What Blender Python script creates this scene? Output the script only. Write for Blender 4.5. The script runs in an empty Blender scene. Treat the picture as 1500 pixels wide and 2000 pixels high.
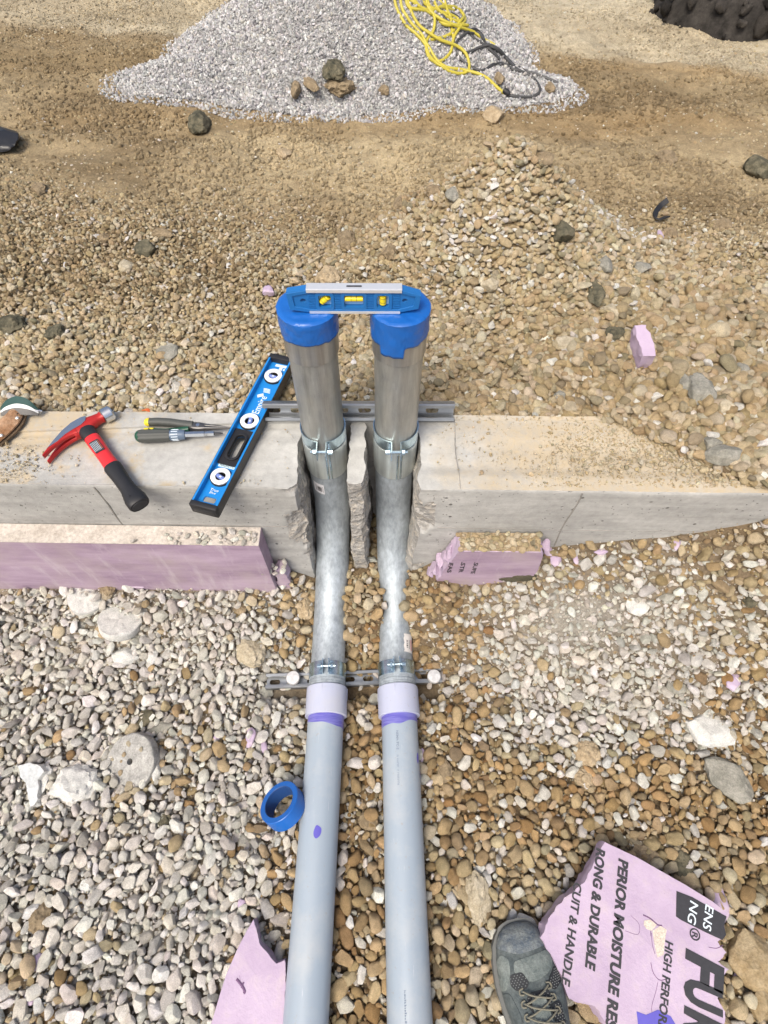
import bpy, bmesh, math, random
import numpy as np
from mathutils import Vector, Matrix, Euler
from mathutils.geometry import tessellate_polygon
random.seed(5); rng = np.random.default_rng(11)
scene = bpy.context.scene
R = math.radians

# ------------------------------------------------------------------ camera
CAMZ = 1.50
FPX = 1100.0
cam_d = bpy.data.cameras.new('camera'); cam = bpy.data.objects.new('camera', cam_d)
scene.collection.objects.link(cam); scene.camera = cam
cam_d.sensor_fit = 'VERTICAL'; cam_d.sensor_height = 36; cam_d.lens = 36 * FPX / 2000
cam_d.clip_start = .02; cam_d.clip_end = 500
_n = np.array([-9, 658, FPX]); _n /= np.linalg.norm(_n)
_y = np.array([-9, -1839, FPX]); _y -= _n * _y.dot(_n); _y /= np.linalg.norm(_y)
RW = np.stack([np.cross(_y, -_n), _y, -_n])
C0 = np.array([0, 0, CAMZ])
mw = Matrix.Identity(4)
for i in range(3):
    mw[i][0] = RW[i][0]; mw[i][1] = -RW[i][1]; mw[i][2] = -RW[i][2]
mw[2][3] = CAMZ
cam.matrix_world = mw
scene.render.resolution_x = 768; scene.render.resolution_y = 1024

# ------------------------------------------------------------------ light
SUN_EL, SUN_AZ = 58, -150       # high sun behind thin cloud, from behind the left shoulder
world = bpy.data.worlds.new('World'); scene.world = world; world.use_nodes = True
wn = world.node_tree.nodes; wl = world.node_tree.links
sky = wn.new('ShaderNodeTexSky'); sky.sky_type = 'NISHITA'; sky.sun_disc = False
sky.sun_elevation = R(SUN_EL); sky.sun_rotation = R(180 + 30)
sky.air_density = 1.0; sky.dust_density = 6.0; sky.ozone_density = .6
wl.new(sky.outputs[0], wn['Background'].inputs[0]); wn['Background'].inputs[1].default_value = .115
sd = bpy.data.lights.new('sun', 'SUN'); sd.energy = 1.5; sd.angle = R(26); sd.color = (1, .965, .87)
so = bpy.data.objects.new('sun', sd); scene.collection.objects.link(so)
dv = Vector((-math.sin(R(30)) * math.cos(R(SUN_EL)), -math.cos(R(30)) * math.cos(R(SUN_EL)), math.sin(R(SUN_EL))))
so.rotation_euler = dv.to_track_quat('Z', 'Y').to_euler()
scene.view_settings.view_transform = 'Standard'; scene.view_settings.look = 'None'
scene.view_settings.exposure = 0.76; scene.view_settings.gamma = 1
try: scene.view_settings.use_curve_mapping = False
except Exception: pass

# ------------------------------------------------------------------ helpers
def ray(px, py): return RW @ np.array([(px - 750) / FPX, (py - 1000) / FPX, 1.])
def onZ(px, py, Z=0.):
    d = ray(px, py); p = C0 + d * (Z - C0[2]) / d[2]; return Vector(p)
def onY(px, py, Y):
    d = ray(px, py); p = C0 + d * (Y - C0[1]) / d[1]; return Vector(p)

def _h(ix, iy, iz, s):
    n = (ix.astype(np.int64) * 374761393 + iy.astype(np.int64) * 668265263 + iz.astype(np.int64) * 2147483647 + s * 1274126177) & 0xffffffff
    n = ((n ^ (n >> 13)) * 1274126177) & 0xffffffff
    n = ((n ^ (n >> 16)) * 2246822519) & 0xffffffff
    return ((n ^ (n >> 15)) & 0xffff) / 65535.
def vnoise(x, y, z=0, s=0):
    x = np.asarray(x, float); y = np.asarray(y, float); z = np.asarray(z, float) + 0 * x; y = y + 0 * x
    ix, iy, iz = np.floor(x), np.floor(y), np.floor(z)
    fx, fy, fz = x - ix, y - iy, z - iz
    fx, fy, fz = [t * t * (3 - 2 * t) for t in (fx, fy, fz)]
    r = 0
    for a in (0, 1):
        for b in (0, 1):
            for c in (0, 1):
                r = r + _h(ix + a, iy + b, iz + c, s) * (fx if a else 1 - fx) * (fy if b else 1 - fy) * (fz if c else 1 - fz)
    return r * 2 - 1
def fbm(x, y, z=0, o=4, s=0):
    r = 0; a = 1.; t = 0
    for i in range(o):
        f = 2.03 ** i
        r = r + a * vnoise(np.asarray(x) * f + 13.7 * i, np.asarray(y) * f + 5.1 * i, np.asarray(z) * f + 3.3 * i, s + i); t += a; a *= .5
    return r / t
def sstep(a, b, x):
    t = np.clip((np.asarray(x, float) - a) / (b - a), 0, 1); return t * t * (3 - 2 * t)
def lerp(a, b, t): return a + (b - a) * t
def gau(x, y, cx, cy, sx, sy): return np.exp(-(((x - cx) / sx) ** 2 + ((y - cy) / sy) ** 2))

def tag(o, label=None, cat=None, group=None, kind=None):
    if label: o['label'] = label
    if cat: o['category'] = cat
    if group: o['group'] = group
    if kind: o['kind'] = kind
    return o
def thing(name, label, cat, loc=(0, 0, 0), rot=None, group=None):
    o = bpy.data.objects.new(name, None); scene.collection.objects.link(o)
    o.empty_display_size = .02; o.location = loc
    if rot is not None: o.rotation_euler = rot
    return tag(o, label, cat, group)
def mk(name, me, mats=None, parent=None, smooth=None):
    o = bpy.data.objects.new(name, me); scene.collection.objects.link(o)
    if mats is not None:
        for m in (mats if isinstance(mats, (list, tuple)) else [mats]): me.materials.append(m)
    if smooth is not None:
        me.polygons.foreach_set('use_smooth', [smooth] * len(me.polygons))
    if parent is not None: o.parent = parent
    return o
def world_child(o, parent):
    """parent o to an Empty that already has a location, geometry given in world coordinates"""
    bpy.context.view_layer.update()
    o.parent = parent; o.matrix_parent_inverse = parent.matrix_world.inverted(); return o
def mesh_from(v, f, name='m'):
    me = bpy.data.meshes.new(name); me.from_pydata([tuple(p) for p in v], [], [tuple(q) for q in f]); me.update(); return me
def auto_smooth(me, ang=35):
    bm = bmesh.new(); bm.from_mesh(me)
    for fa in bm.faces: fa.smooth = True
    for e in bm.edges:
        if len(e.link_faces) == 2:
            e.smooth = e.calc_face_angle(0) < R(ang)
    bm.to_mesh(me); bm.free()
def fixn(me):
    bm = bmesh.new(); bm.from_mesh(me); bmesh.ops.recalc_face_normals(bm, faces=bm.faces); bm.to_mesh(me); bm.free()

class MB:
    def __init__(s): s.v = []; s.f = []
    def add(s, v, f):
        n = len(s.v); s.v += [tuple(p) for p in v]; s.f += [tuple(i + n for i in q) for q in f]; return s
    def box(s, a, b, M=None):
        x0, y0, z0 = a; x1, y1, z1 = b
        v = [Vector(p) for p in ((x0, y0, z0), (x1, y0, z0), (x1, y1, z0), (x0, y1, z0), (x0, y0, z1), (x1, y0, z1), (x1, y1, z1), (x0, y1, z1))]
        if M is not None: v = [M @ p for p in v]
        return s.add(v, [(0, 3, 2, 1), (4, 5, 6, 7), (0, 1, 5, 4), (1, 2, 6, 5), (2, 3, 7, 6), (3, 0, 4, 7)])
    def loft(s, secs, cap=True, closed=False):
        """secs: list of rings of points (same count)"""
        n = len(secs[0]); v = []; f = []
        for r in secs: v += list(r)
        m = len(secs)
        for i in range(m if closed else m - 1):
            for j in range(n):
                a = i * n + j; b = i * n + (j + 1) % n; c = ((i + 1) % m) * n + (j + 1) % n; d = ((i + 1) % m) * n + j
                f.append((a, b, c, d))
        if cap and not closed:
            f.append(tuple(range(n - 1, -1, -1))); f.append(tuple((m - 1) * n + j for j in range(n)))
        return s.add(v, f)
    def tube(s, pts, r, n=16, cap=True, up=None):
        pts = [Vector(p) for p in pts]; rr = r if hasattr(r, '__len__') else [r] * len(pts)
        secs = []; pu = None
        for i, p in enumerate(pts):
            t = (pts[min(i + 1, len(pts) - 1)] - pts[max(i - 1, 0)]).normalized()
            if pu is None:
                pu = Vector(up) if up else (Vector((0, 0, 1)) if abs(t.z) < .9 else Vector((0, 1, 0)))
            u = (pu - t * pu.dot(t)).normalized(); w = t.cross(u); pu = u
            secs.append([p + (u * math.cos(a) + w * math.sin(a)) * rr[i] for a in [2 * math.pi * k / n for k in range(n)]])
        return s.loft(secs, cap)
    def prism(s, loops, z0, z1, M=None):
        """polygon with holes, extruded along local z"""
        loops = [[Vector((p[0], p[1], 0)) for p in l] for l in loops]
        tri = tessellate_polygon(loops); flat = [p for l in loops for p in l]; n = len(flat)
        v = [Vector((p.x, p.y, z0)) for p in flat] + [Vector((p.x, p.y, z1)) for p in flat]
        f = []
        for t in tri:
            f.append(tuple(t)); f.append(tuple(i + n for i in reversed(t)))
        o = 0
        for l in loops:
            k = len(l)
            for i in range(k): a = o + i; b = o + (i + 1) % k; f.append((a, b, b + n, a + n))
            o += k
        if M is not None: v = [M @ p for p in v]
        return s.add(v, f)
    def build(s, name, mat=None, parent=None, smooth=35, bevel=0, seg=2):
        me = mesh_from(s.v, s.f, name)
        bm = bmesh.new(); bm.from_mesh(me)
        bmesh.ops.remove_doubles(bm, verts=bm.verts, dist=1e-6)
        bmesh.ops.recalc_face_normals(bm, faces=bm.faces)
        if bevel:
            ed = [e for e in bm.edges if len(e.link_faces) == 2 and e.calc_face_angle(0) > R(30)]
            bmesh.ops.bevel(bm, geom=ed, offset=bevel, segments=seg, affect='EDGES', profile=.5, clamp_overlap=True)
        bm.to_mesh(me); bm.free()
        if smooth: auto_smooth(me, smooth)
        return mk(name, me, mat, parent)
def ring(c, u, w, ru, rw, n=20, e=2.):
    """super-ellipse ring round centre c in the plane u,w"""
    out = []
    for k in range(n):
        a = 2 * math.pi * k / n; ca, sa = math.cos(a), math.sin(a)
        out.append(Vector(c) + Vector(u) * (ru * math.copysign(abs(ca) ** (2 / e), ca)) + Vector(w) * (rw * math.copysign(abs(sa) ** (2 / e), sa)))
    return out
def rrect(cx, cy, w, h, r, n=5):
    p = []
    for sx, sy, a0 in ((1, 1, 0), (-1, 1, 90), (-1, -1, 180), (1, -1, 270)):
        for k in range(n + 1):
            a = R(a0 + 90 * k / n); p.append((cx + sx * (w / 2 - r) + r * math.cos(a), cy + sy * (h / 2 - r) + r * math.sin(a)))
    return p
def circ(cx, cy, r, n=20): return [(cx + r * math.cos(2 * math.pi * k / n), cy + r * math.sin(2 * math.pi * k / n)) for k in range(n)]
def catmull(pts, n=6):
    pts = [Vector(p) for p in pts]; P = [pts[0] * 2 - pts[1]] + pts + [pts[-1] * 2 - pts[-2]]; out = []
    for i in range(1, len(P) - 2):
        for k in range(n):
            t = k / n; a, b, c, d = P[i - 1:i + 3]
            out.append(.5 * ((2 * b) + (c - a) * t + (2 * a - 5 * b + 4 * c - d) * t * t + (3 * b - a - 3 * c + d) * t ** 3))
    out.append(pts[-1]); return out

# ------------------------------------------------------------------ materials
class NT:
    def __init__(s, name):
        s.m = bpy.data.materials.new(name); s.m.use_nodes = True; s.t = s.m.node_tree; s.N = s.t.nodes; s.L = s.t.links
        s.b = s.N['Principled BSDF']
    def n(s, typ, ins={}, **kw):
        nd = s.N.new(typ)
        for k, v in kw.items(): setattr(nd, k, v)
        for k, v in ins.items(): s.set(nd.inputs[k], v)
        return nd
    def set(s, sock, v):
        if isinstance(v, bpy.types.NodeSocket): s.L.new(v, sock)
        elif isinstance(v, (tuple, list)) and len(v) == 3 and sock.type == 'RGBA': sock.default_value = (*v, 1)
        else: sock.default_value = v
    def obj(s): return s.n('ShaderNodeTexCoord').outputs['Object']
    def noise(s, scale, detail=4, vec=None, rough=.55, out=0, dist=0.):
        return s.n('ShaderNodeTexNoise', {'Vector': vec or s.obj(), 'Scale': scale, 'Detail': detail, 'Roughness': rough, 'Distortion': dist}).outputs[out]
    def ramp(s, f, *st):
        r = s.n('ShaderNodeValToRGB', {'Fac': f}); e = r.color_ramp.elements
        while len(e) < len(st): e.new(.5)
        for i, (p, c) in enumerate(st):
            e[i].position = p; e[i].color = (*c, 1) if hasattr(c, '__len__') else (c, c, c, 1)
        return r.outputs[0]
    def mix(s, f, a, b, mode='MIX'):
        m = s.n('ShaderNodeMix', data_type='RGBA', blend_type=mode)
        s.set(m.inputs[0], f); s.set(m.inputs[6], a); s.set(m.inputs[7], b); return m.outputs[2]
    def math(s, op, a, b=0.): return s.n('ShaderNodeMath', {0: a, 1: b}, operation=op).outputs[0]
    def bump(s, h, strength=.3, dist=.002, nrm=None):
        d = {'Height': h, 'Strength': strength, 'Distance': dist}
        if nrm is not None: d['Normal'] = nrm
        o = s.n('ShaderNodeBump', d).outputs[0]; s.set(s.b.inputs['Normal'], o); return o
    def p(s, **kw):
        for k, v in kw.items(): s.set(s.b.inputs[k.replace('_', ' ')], v)
        return s.m
def plain(name, c, rough=.5, metal=0., nz=0., sc=60., bump=0., spec=.5, coat=0.):
    t = NT(name)
    if nz:
        n = t.noise(sc, 5); c = t.mix(n, tuple(x * (1 - nz) for x in c), tuple(min(1, x * (1 + nz)) for x in c))
    t.p(Base_Color=c, Roughness=rough, Metallic=metal, Specular_IOR_Level=spec, Coat_Weight=coat)
    if bump: t.bump(t.noise(sc * 3, 5), .4, bump)
    return t.m

def m_stone():
    t = NT('pebble stone')
    col = t.n('ShaderNodeAttribute', attribute_type='INSTANCER', attribute_name='col').outputs['Color']
    rnd = t.n('ShaderNodeObjectInfo').outputs['Random']
    ob = t.n('ShaderNodeVectorMath', {0: t.obj(), 1: t.n('ShaderNodeCombineXYZ', {0: t.math('MULTIPLY', rnd, 37.), 1: t.math('MULTIPLY', rnd, 91.), 2: 0.}).outputs[0]}, operation='ADD').outputs[0]
    n1 = t.noise(1.3, 5, ob, .6); n2 = t.noise(9, 4, ob, .7)
    c = t.mix(1., col, t.ramp(n1, (.25, (.72, .70, .66)), (.75, (1.14, 1.13, 1.12))), 'MULTIPLY')
    c = t.mix(1., c, t.ramp(n2, (.3, .74), (.6, 1.1)), 'MULTIPLY')
    n3 = t.noise(26, 3, ob, .7); c = t.mix(1., c, t.ramp(n3, (.3, .84), (.6, 1.06)), 'MULTIPLY')
    t.bump(n2, .6, .10)
    return t.p(Base_Color=c, Roughness=.88, Specular_IOR_Level=.25)
STONE = m_stone()

def m_ground():
    t = NT('site dirt')
    col = t.n('ShaderNodeAttribute', attribute_name='col').outputs['Color']
    n1 = t.noise(26, 8, rough=.7); n2 = t.noise(170, 6, rough=.75); n3 = t.noise(5, 5)
    c = t.mix(1., col, t.ramp(n1, (.28, (.62, .6, .57)), (.7, (1.2, 1.19, 1.16))), 'MULTIPLY')
    c = t.mix(1., c, t.ramp(n2, (.3, .66), (.68, 1.22)), 'MULTIPLY')
    c = t.mix(1., c, t.ramp(n3, (.35, .86), (.65, 1.1)), 'MULTIPLY')
    b = t.bump(n1, .7, .02)
    t.bump(n2, .8, .006, b)
    return t.p(Base_Color=c, Roughness=.95, Specular_IOR_Level=.15)
DIRT = m_ground()

def m_rock(name, c, c2, rough=.9, sc=45.):
    t = NT(name)
    n1 = t.noise(sc, 7, rough=.65); n2 = t.noise(sc * 6, 5, rough=.7)
    k = t.mix(t.ramp(n1, (.35, 0.), (.65, 1.)), c, c2)
    k = t.mix(1., k, t.ramp(n2, (.3, .7), (.65, 1.15)), 'MULTIPLY')
    b = t.bump(n1, .5, .006); t.bump(n2, .7, .003, b)
    return t.p(Base_Color=k, Roughness=rough, Specular_IOR_Level=.2)
CLOD = m_rock('brown clay clod', (.17, .13, .08), (.32, .25, .16))
CLOD_D = m_rock('dark olive clod', (.05, .05, .035), (.17, .15, .10))
CLOD_T = m_rock('tan clay clod', (.30, .23, .14), (.46, .37, .25))
ROCK_G = m_rock('grey limestone', (.19, .185, .155), (.33, .315, .27))
ROCK_T = m_rock('tan limestone', (.34, .29, .20), (.50, .44, .33))
ROCK_W = m_rock('pale broken concrete', (.50, .50, .47), (.68, .67, .63), .85, 60)
SOIL = m_rock('black topsoil', (.012, .011, .010), (.05, .045, .04), .95, 14)

def m_concrete(name, base, dirt, amt, holes=True):
    t = NT(name); ob = t.obj()
    n1 = t.noise(3.5, 6, ob, .6); n2 = t.noise(60, 6, ob, .7); n3 = t.noise(300, 3, ob, .6); n4 = t.noise(9, 7, ob, .7)
    c = t.mix(t.ramp(n1, (.35, 0.), (.65, 1.)), tuple(x * .86 for x in base), tuple(x * 1.08 for x in base))
    st = t.n('ShaderNodeMapping', {'Vector': ob, 'Scale': (5, 5, 40)}).outputs[0]
    ns = t.noise(1., 6, st, .65)
    c = t.mix(1., c, t.ramp(ns, (.3, .78), (.7, 1.08)), 'MULTIPLY')
    c = t.mix(1., c, t.ramp(n2, (.3, .84), (.65, 1.06)), 'MULTIPLY')
    if dirt:
        sx = t.n('ShaderNodeSeparateXYZ', {0: ob}).outputs
        # dust trodden on to the right hand end and in patches on the left
        rt = t.ramp(t.math('ADD', t.math('MULTIPLY', sx[0], .9), t.math('MULTIPLY', n4, .6)), (.38, 0.), (.62, 1.))
        lf = t.ramp(t.math('ADD', t.math('MULTIPLY', sx[0], -.55), t.math('MULTIPLY', n4, 1.1)), (.88, 0.), (1.08, 1.))
        m = t.math('MULTIPLY', t.math('MAXIMUM', rt, lf), t.ramp(n2, (.25, .35), (.6, 1.)))
        c = t.mix(t.math('MULTIPLY', m, amt), c, t.mix(n4, dirt, tuple(x * .8 for x in dirt)))
    h = t.math('ADD', n2, t.math('MULTIPLY', n3, .5))
    b = t.bump(h, .35, .003)
    if holes:
        v = t.n('ShaderNodeTexVoronoi', {'Vector': ob, 'Scale': 24., 'Randomness': 1.}).outputs['Distance']
        v2 = t.n('ShaderNodeTexVoronoi', {'Vector': ob, 'Scale': 70., 'Randomness': 1.}).outputs['Distance']
        msk = t.ramp(t.noise(8, 3, ob), (.38, 0.), (.55, 1.))
        hh = t.math('MULTIPLY', t.math('MAXIMUM', t.ramp(v, (.07, 1.), (.10, 0.)), t.ramp(v2, (.09, 1.), (.13, 0.))), msk)
        c = t.mix(t.math('MULTIPLY', hh, .75), c, (.09, .085, .075))
        t.bump(t.math('MULTIPLY', hh, -1.), .8, .003, b)
    return t.p(Base_Color=c, Roughness=.86, Specular_IOR_Level=.25)
CONC_TOP = m_concrete('trowelled concrete top', (.47, .465, .44), (.50, .41, .275), .95, False)
CONC_FACE = m_concrete('formed concrete face', (.42, .415, .395), None, 0)
def m_rough_conc():
    t = NT('broken concrete'); ob = t.obj()
    v = t.n('ShaderNodeTexVoronoi', {'Vector': ob, 'Scale': 75.}, feature='F1'); vd = v.outputs['Distance']; vc = v.outputs['Color']
    n = t.noise(140, 6, ob, .7); g = t.n('ShaderNodeSeparateColor', {0: vc}).outputs[0]
    c = t.mix(t.ramp(n, (.3, 0.), (.7, 1.)), (.27, .26, .24), (.48, .46, .43))
    c = t.mix(t.ramp(g, (.72, 0.), (.76, .8)), c, (.50, .46, .40))
    t.bump(t.math('ADD', vd, n), .9, .006)
    return t.p(Base_Color=c, Roughness=.92, Specular_IOR_Level=.2)
CONC_ROUGH = m_rough_conc()

def m_galv(name, c, rough, metal=.85, dirty=.0, streak=(1, 1, .12)):
    t = NT(name); ob = t.obj()
    mp = t.n('ShaderNodeMapping', {'Vector': ob, 'Scale': streak}).outputs[0]
    v = t.n('ShaderNodeTexVoronoi', {'Vector': mp, 'Scale': 160.}).outputs['Color']
    sp = t.n('ShaderNodeSeparateColor', {0: v}).outputs[0]
    n1 = t.noise(70, 6, mp, .65); n2 = t.noise(14, 6, ob, .6); n3 = t.noise(420, 3, ob, .6)
    k = t.mix(t.math('MULTIPLY', sp, .5), tuple(x * .86 for x in c), tuple(min(1, x * 1.1) for x in c))
    k = t.mix(1., k, t.ramp(n1, (.3, .72), (.62, 1.08)), 'MULTIPLY')
    k = t.mix(1., k, t.ramp(n2, (.35, .84), (.65, 1.06)), 'MULTIPLY')
    sp2 = t.ramp(n3, (.26, 1.), (.33, 0.))
    k = t.mix(t.math('MULTIPLY', sp2, .6), k, (.06, .06, .06))
    if dirty: k = t.mix(t.math('MULTIPLY', t.ramp(n2, (.4, 0.), (.65, 1.)), dirty), k, (.33, .29, .22))
    rg = t.math('ADD', t.math('MULTIPLY', n1, .25), rough - .12)
    t.bump(t.math('ADD', n1, n3), .12, .001)
    return t.p(Base_Color=k, Roughness=rg, Metallic=metal)
GALV = m_galv('galvanised steel', (.42, .47, .51), .56, .45, 0, (1.6, .8, .5))
GALV_V = m_galv('weathered steel nipple', (.48, .49, .47), .44, .7, .25)
ZINC = m_galv('bright zinc sleeve', (.68, .74, .73), .34, .7, 0, (1, 1, .03))
ZINCB = m_galv('blue zinc plate', (.55, .70, .78), .22, .95, 0, (1, 1, .3))
STRUT = m_galv('galvanised strut steel', (.40, .42, .44), .38, .85, 0, (.05, 1, 1))
STEEL = plain('polished steel', (.62, .63, .64), .22, 1., .12, 80)
DARKSTEEL = plain('dark steel', (.16, .155, .15), .4, .9, .2, 120)
def m_pvc(name, c):
    t = NT(name); ob = t.obj()
    mp = t.n('ShaderNodeMapping', {'Vector': ob, 'Scale': (1, .06, 1)}).outputs[0]
    n1 = t.noise(60, 5, mp); n2 = t.noise(9, 6, ob, .65); n3 = t.noise(90, 4, ob, .7)
    k = t.mix(n1, tuple(x * .93 for x in c), tuple(x * 1.06 for x in c))
    k = t.mix(t.math('MULTIPLY', t.ramp(n2, (.5, 0.), (.72, 1.)), .35), k, (.50, .49, .46))
    k = t.mix(t.ramp(n3, (.62, 0.), (.74, .55)), k, (.32, .27, .20))
    sc_ = t.noise(1., 4, t.n('ShaderNodeMapping', {'Vector': ob, 'Scale': (260, 9, 260)}).outputs[0], .7); k = t.mix(t.ramp(sc_, (.66, 0.), (.72, .45)), k, (.55, .56, .58))
    t.bump(n2, .08, .002)
    return t.p(Base_Color=k, Roughness=t.math('ADD', t.math('MULTIPLY', n2, .25), .24), Specular_IOR_Level=.5)
PVC = m_pvc('grey pvc conduit', (.30, .355, .41))
PVC2 = m_pvc('lilac grey pvc adapter', (.42, .445, .56))
def m_primer():
    t = NT('purple primer'); n = t.noise(1., 5, t.n('ShaderNodeMapping', {'Vector': t.obj(), 'Scale': (20, 260, 20)}).outputs[0], .6)
    return t.p(Base_Color=t.mix(t.ramp(n, (.3, 0.), (.7, 1.)), (.075, .06, .36), (.20, .20, .48)), Roughness=.35)
PRIMER = m_primer()
def m_foam():
    t = NT('lilac foam board'); ob = t.obj()
    n1 = t.noise(7, 7, ob, .65); n2 = t.noise(120, 5, ob, .6); n3 = t.noise(26, 7, ob, .7)
    c = t.mix(t.ramp(n1, (.35, 0.), (.7, 1.)), (.38, .295, .40), (.50, .405, .515))
    c = t.mix(t.math('MULTIPLY', t.ramp(n3, (.50, 0.), (.72, 1.)), .4), c, (.50, .43, .38)); c = t.mix(t.ramp(t.noise(260, 3, ob), (.25, .7), (.31, 0.)), c, (.22, .16, .20))
    t.bump(t.math('ADD', t.math('MULTIPLY', n3, 1.5), n2), .35, .003)
    return t.p(Base_Color=c, Roughness=.7, Specular_IOR_Level=.3)
FOAM = m_foam()
def m_foamwall():
    t = NT('muddy lilac foam board'); ob = t.obj()
    mp = t.n('ShaderNodeMapping', {'Vector': ob, 'Scale': (.25, 1, 1)}).outputs[0]
    n1 = t.noise(14, 7, mp, .7); n2 = t.noise(120, 5, ob, .6); n3 = t.noise(5, 6, ob, .7)
    c = t.mix(t.ramp(n1, (.36, 0.), (.64, 1.)), (.27, .19, .265), (.43, .33, .42))
    dr = t.noise(1., 5, t.n('ShaderNodeMapping', {'Vector': ob, 'Scale': (22, 22, 4)}).outputs[0], .65); c = t.mix(t.ramp(dr, (.56, 0.), (.70, .7)), c, (.50, .43, .48)); c = t.mix(t.ramp(t.noise(220, 3, ob), (.24, .8), (.30, 0.)), c, (.16, .11, .13))
    c = t.mix(t.math('MULTIPLY', t.ramp(n3, (.45, 0.), (.66, 1.)), .6), c, (.40, .335, .32))
    t.bump(t.math('ADD', n1, n2), .3, .002)
    return t.p(Base_Color=c, Roughness=.75, Specular_IOR_Level=.3)
FOAM_W = m_foamwall()
FOAM_TOP = m_rock('dusty foam edge', (.44, .39, .34), (.58, .53, .48), .85, 20)
BLUE = plain('blue plastic tape', (.008, .105, .40), .34, 0, .10, 30, .0006)
BLUE_L = plain('blue painted aluminium', (.012, .20, .55), .3, 0, .05, 50)
BLUE_D = plain('blue moulded plastic', (.012, .13, .38), .42, 0, .06, 50)
ALU = plain('milled aluminium', (.78, .78, .78), .35, .6, .06, 100)
BLACKR = plain('black rubber', (.012, .012, .014), .55, 0, .2, 60, .0005)
BLACKP = plain('black plastic', (.018, .018, .02), .4, 0, .2, 60)
WHITE = plain('white plastic', (.78, .78, .77), .4)
REDP = plain('red fibreglass', (.60, .025, .03), .35, 0, .08, 40)
REDM = plain('red painted steel', (.42, .02, .018), .35, .2, .15, 90)
GREYR = plain('grey rubber grip', (.065, .068, .062), .6, 0, .15, 80, .0004)
GREEN = plain('green plastic', (.012, .07, .04), .4)
YELP = plain('yellow plastic', (.70, .56, .03), .4)
YVIAL = plain('yellow spirit vial', (.72, .58, .02), .15, 0, .1, 200)
BVIAL = plain('blue spirit vial', (.16, .22, .50), .15, 0, .2, 200)
CLEARB = plain('pale blue glass window', (.30, .52, .78), .2)
INK = plain('black printed ink', (.025, .025, .03), .6, 0, .4, 150)
INKP = plain('faded print', (.16, .20, .26), .6)
WPRINT = plain('white printed lettering', (.62, .70, .76), .5)
PAPER = plain('white paper sticker', (.74, .73, .75), .6, 0, .06, 120)
PURPLE = plain('purple marking', (.10, .085, .42), .4, 0, .15, 100)
YCORD = plain('yellow cable jacket', (.44, .375, .04), .5, 0, .12, 40)
BCORD = plain('dark grey cable jacket', (.045, .045, .045), .5, 0, .2, 40)
LEATHER = m_rock('tan leather', (.26, .13, .06), (.46, .31, .20), .65, 30)
ORANGE = plain('orange plastic', (.75, .16, .04), .5)
FABRIC = plain('black plastic sheeting', (.008, .009, .012), .4, 0, .2, 30)

# ------------------------------------------------------------------ terrain
WT = .514                                            # top of the concrete wall
def wf(x): return .6448 - .0146 * x                  # front face
def wb(x): return .8510 - .0105 * x                  # back face
def az(y): return lerp(.05, .010, np.clip((np.asarray(y, float) + .285) / .705, -1, 1))   # height of the conduit axis
FX = [-3, -1.2, -.3, -.23, -.17, -.08, .02, .09, .14, .27, .43, .68, .88, 1.3, 3]
FZ = [.09, .10, .125, .115, .06, .075, .085, .10, .17, .215, .275, .33, .415, .47, .5]
def h_front(x, y):
    x = np.asarray(x, float); y = np.asarray(y, float)
    foot = np.interp(x, FX, FZ)
    ys = np.interp(x, [-1, .2, .7, 1.1], [.36, .38, .25, .15])
    t = np.clip((y - ys) / (wf(x) - ys), 0, 1.02)
    g = az(y) - .042
    z = g + (foot - g) * t ** (1.25 + 1.1 * gau(x, 0, -.16, 0, .12, 1) + .55 * gau(x, 0, .03, 0, .12, 1))
    z = z + (.082 * np.exp(-((x + .040) / .066) ** 4) + .086 * np.exp(-((x - .127) / .064) ** 4)) * np.exp(-((y - .552) / .062) ** 2)
    z = z + .010 * fbm(x * 3, y * 3, 0, 3, 3) + .004 * fbm(x * 14, y * 14, 0, 2, 5)
    sy = .374 + .0 * x; m = sstep(.062, .024, np.abs(y - sy)) * sstep(.045, .0, np.clip(np.maximum(x - .165, -.30 - x), 0, 1))
    return lerp(z, np.minimum(z, -.062), m)
def h_back(x, y):
    x = np.asarray(x, float); y = np.asarray(y, float)
    z = .492 + 0 * x
    d = np.sqrt(((x - .33) / .41) ** 2 + ((y - 1.47) / .36) ** 2)
    z = z + .325 * np.clip(1 - np.sqrt(d * d + .004) * .98, 0, 1) ** 1.25
    z = z + .06 * gau(x, y, .72, 1.25, .45, .30) + .05 * gau(x, y, 1.5, 1.5, .5, .4) + .03 * gau(x, y, .55, 1.0, .35, .14)
    z = z + .05 * gau(x, y, -1.3, 1.6, .5, .4) + .03 * gau(x, y, -.55, 1.45, .35, .2) - .03 * gau(x, y, -1.1, 1.18, .14, .08)
    z = z + .030 * fbm(x * 1.7, y * 3.2, 0, 4, 7) + .022 * fbm(x * 6, y * 9, 0, 3, 9)
    z = z + .009 * np.abs(fbm(x * 22, y * 28, 0, 3, 19)) * sstep(3.6, 2.5, y)
    far = sstep(2.6, 4.5, y)
    z = z + far * .03 * np.sin(y * 4.2 + 1.2 * vnoise(x * .6, y * .4, 0, 4))
    cov = (x - np.interp(y, [.62, .76, .83, 1.0], [.83, .62, .51, .46]))
    near = sstep(1.05, .84, y)
    z = lerp(z, np.minimum(z, .497 + 0 * z), near * (cov < 0))
    z = lerp(z, WT + .012 + .16 * np.clip(cov, 0, .6) + .006 * fbm(x * 20, y * 20, 0, 2, 2), near * (cov >= 0))
    return z
def in_notch(x): return (x > -.28) & (x < .16)
def ground(x, y):
    x = np.asarray(x, float); y = np.asarray(y, float)
    ys = np.where(in_notch(x), .832, wf(x) + .012)
    return np.where(y < ys, h_front(x, y), h_back(x, y))
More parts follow.
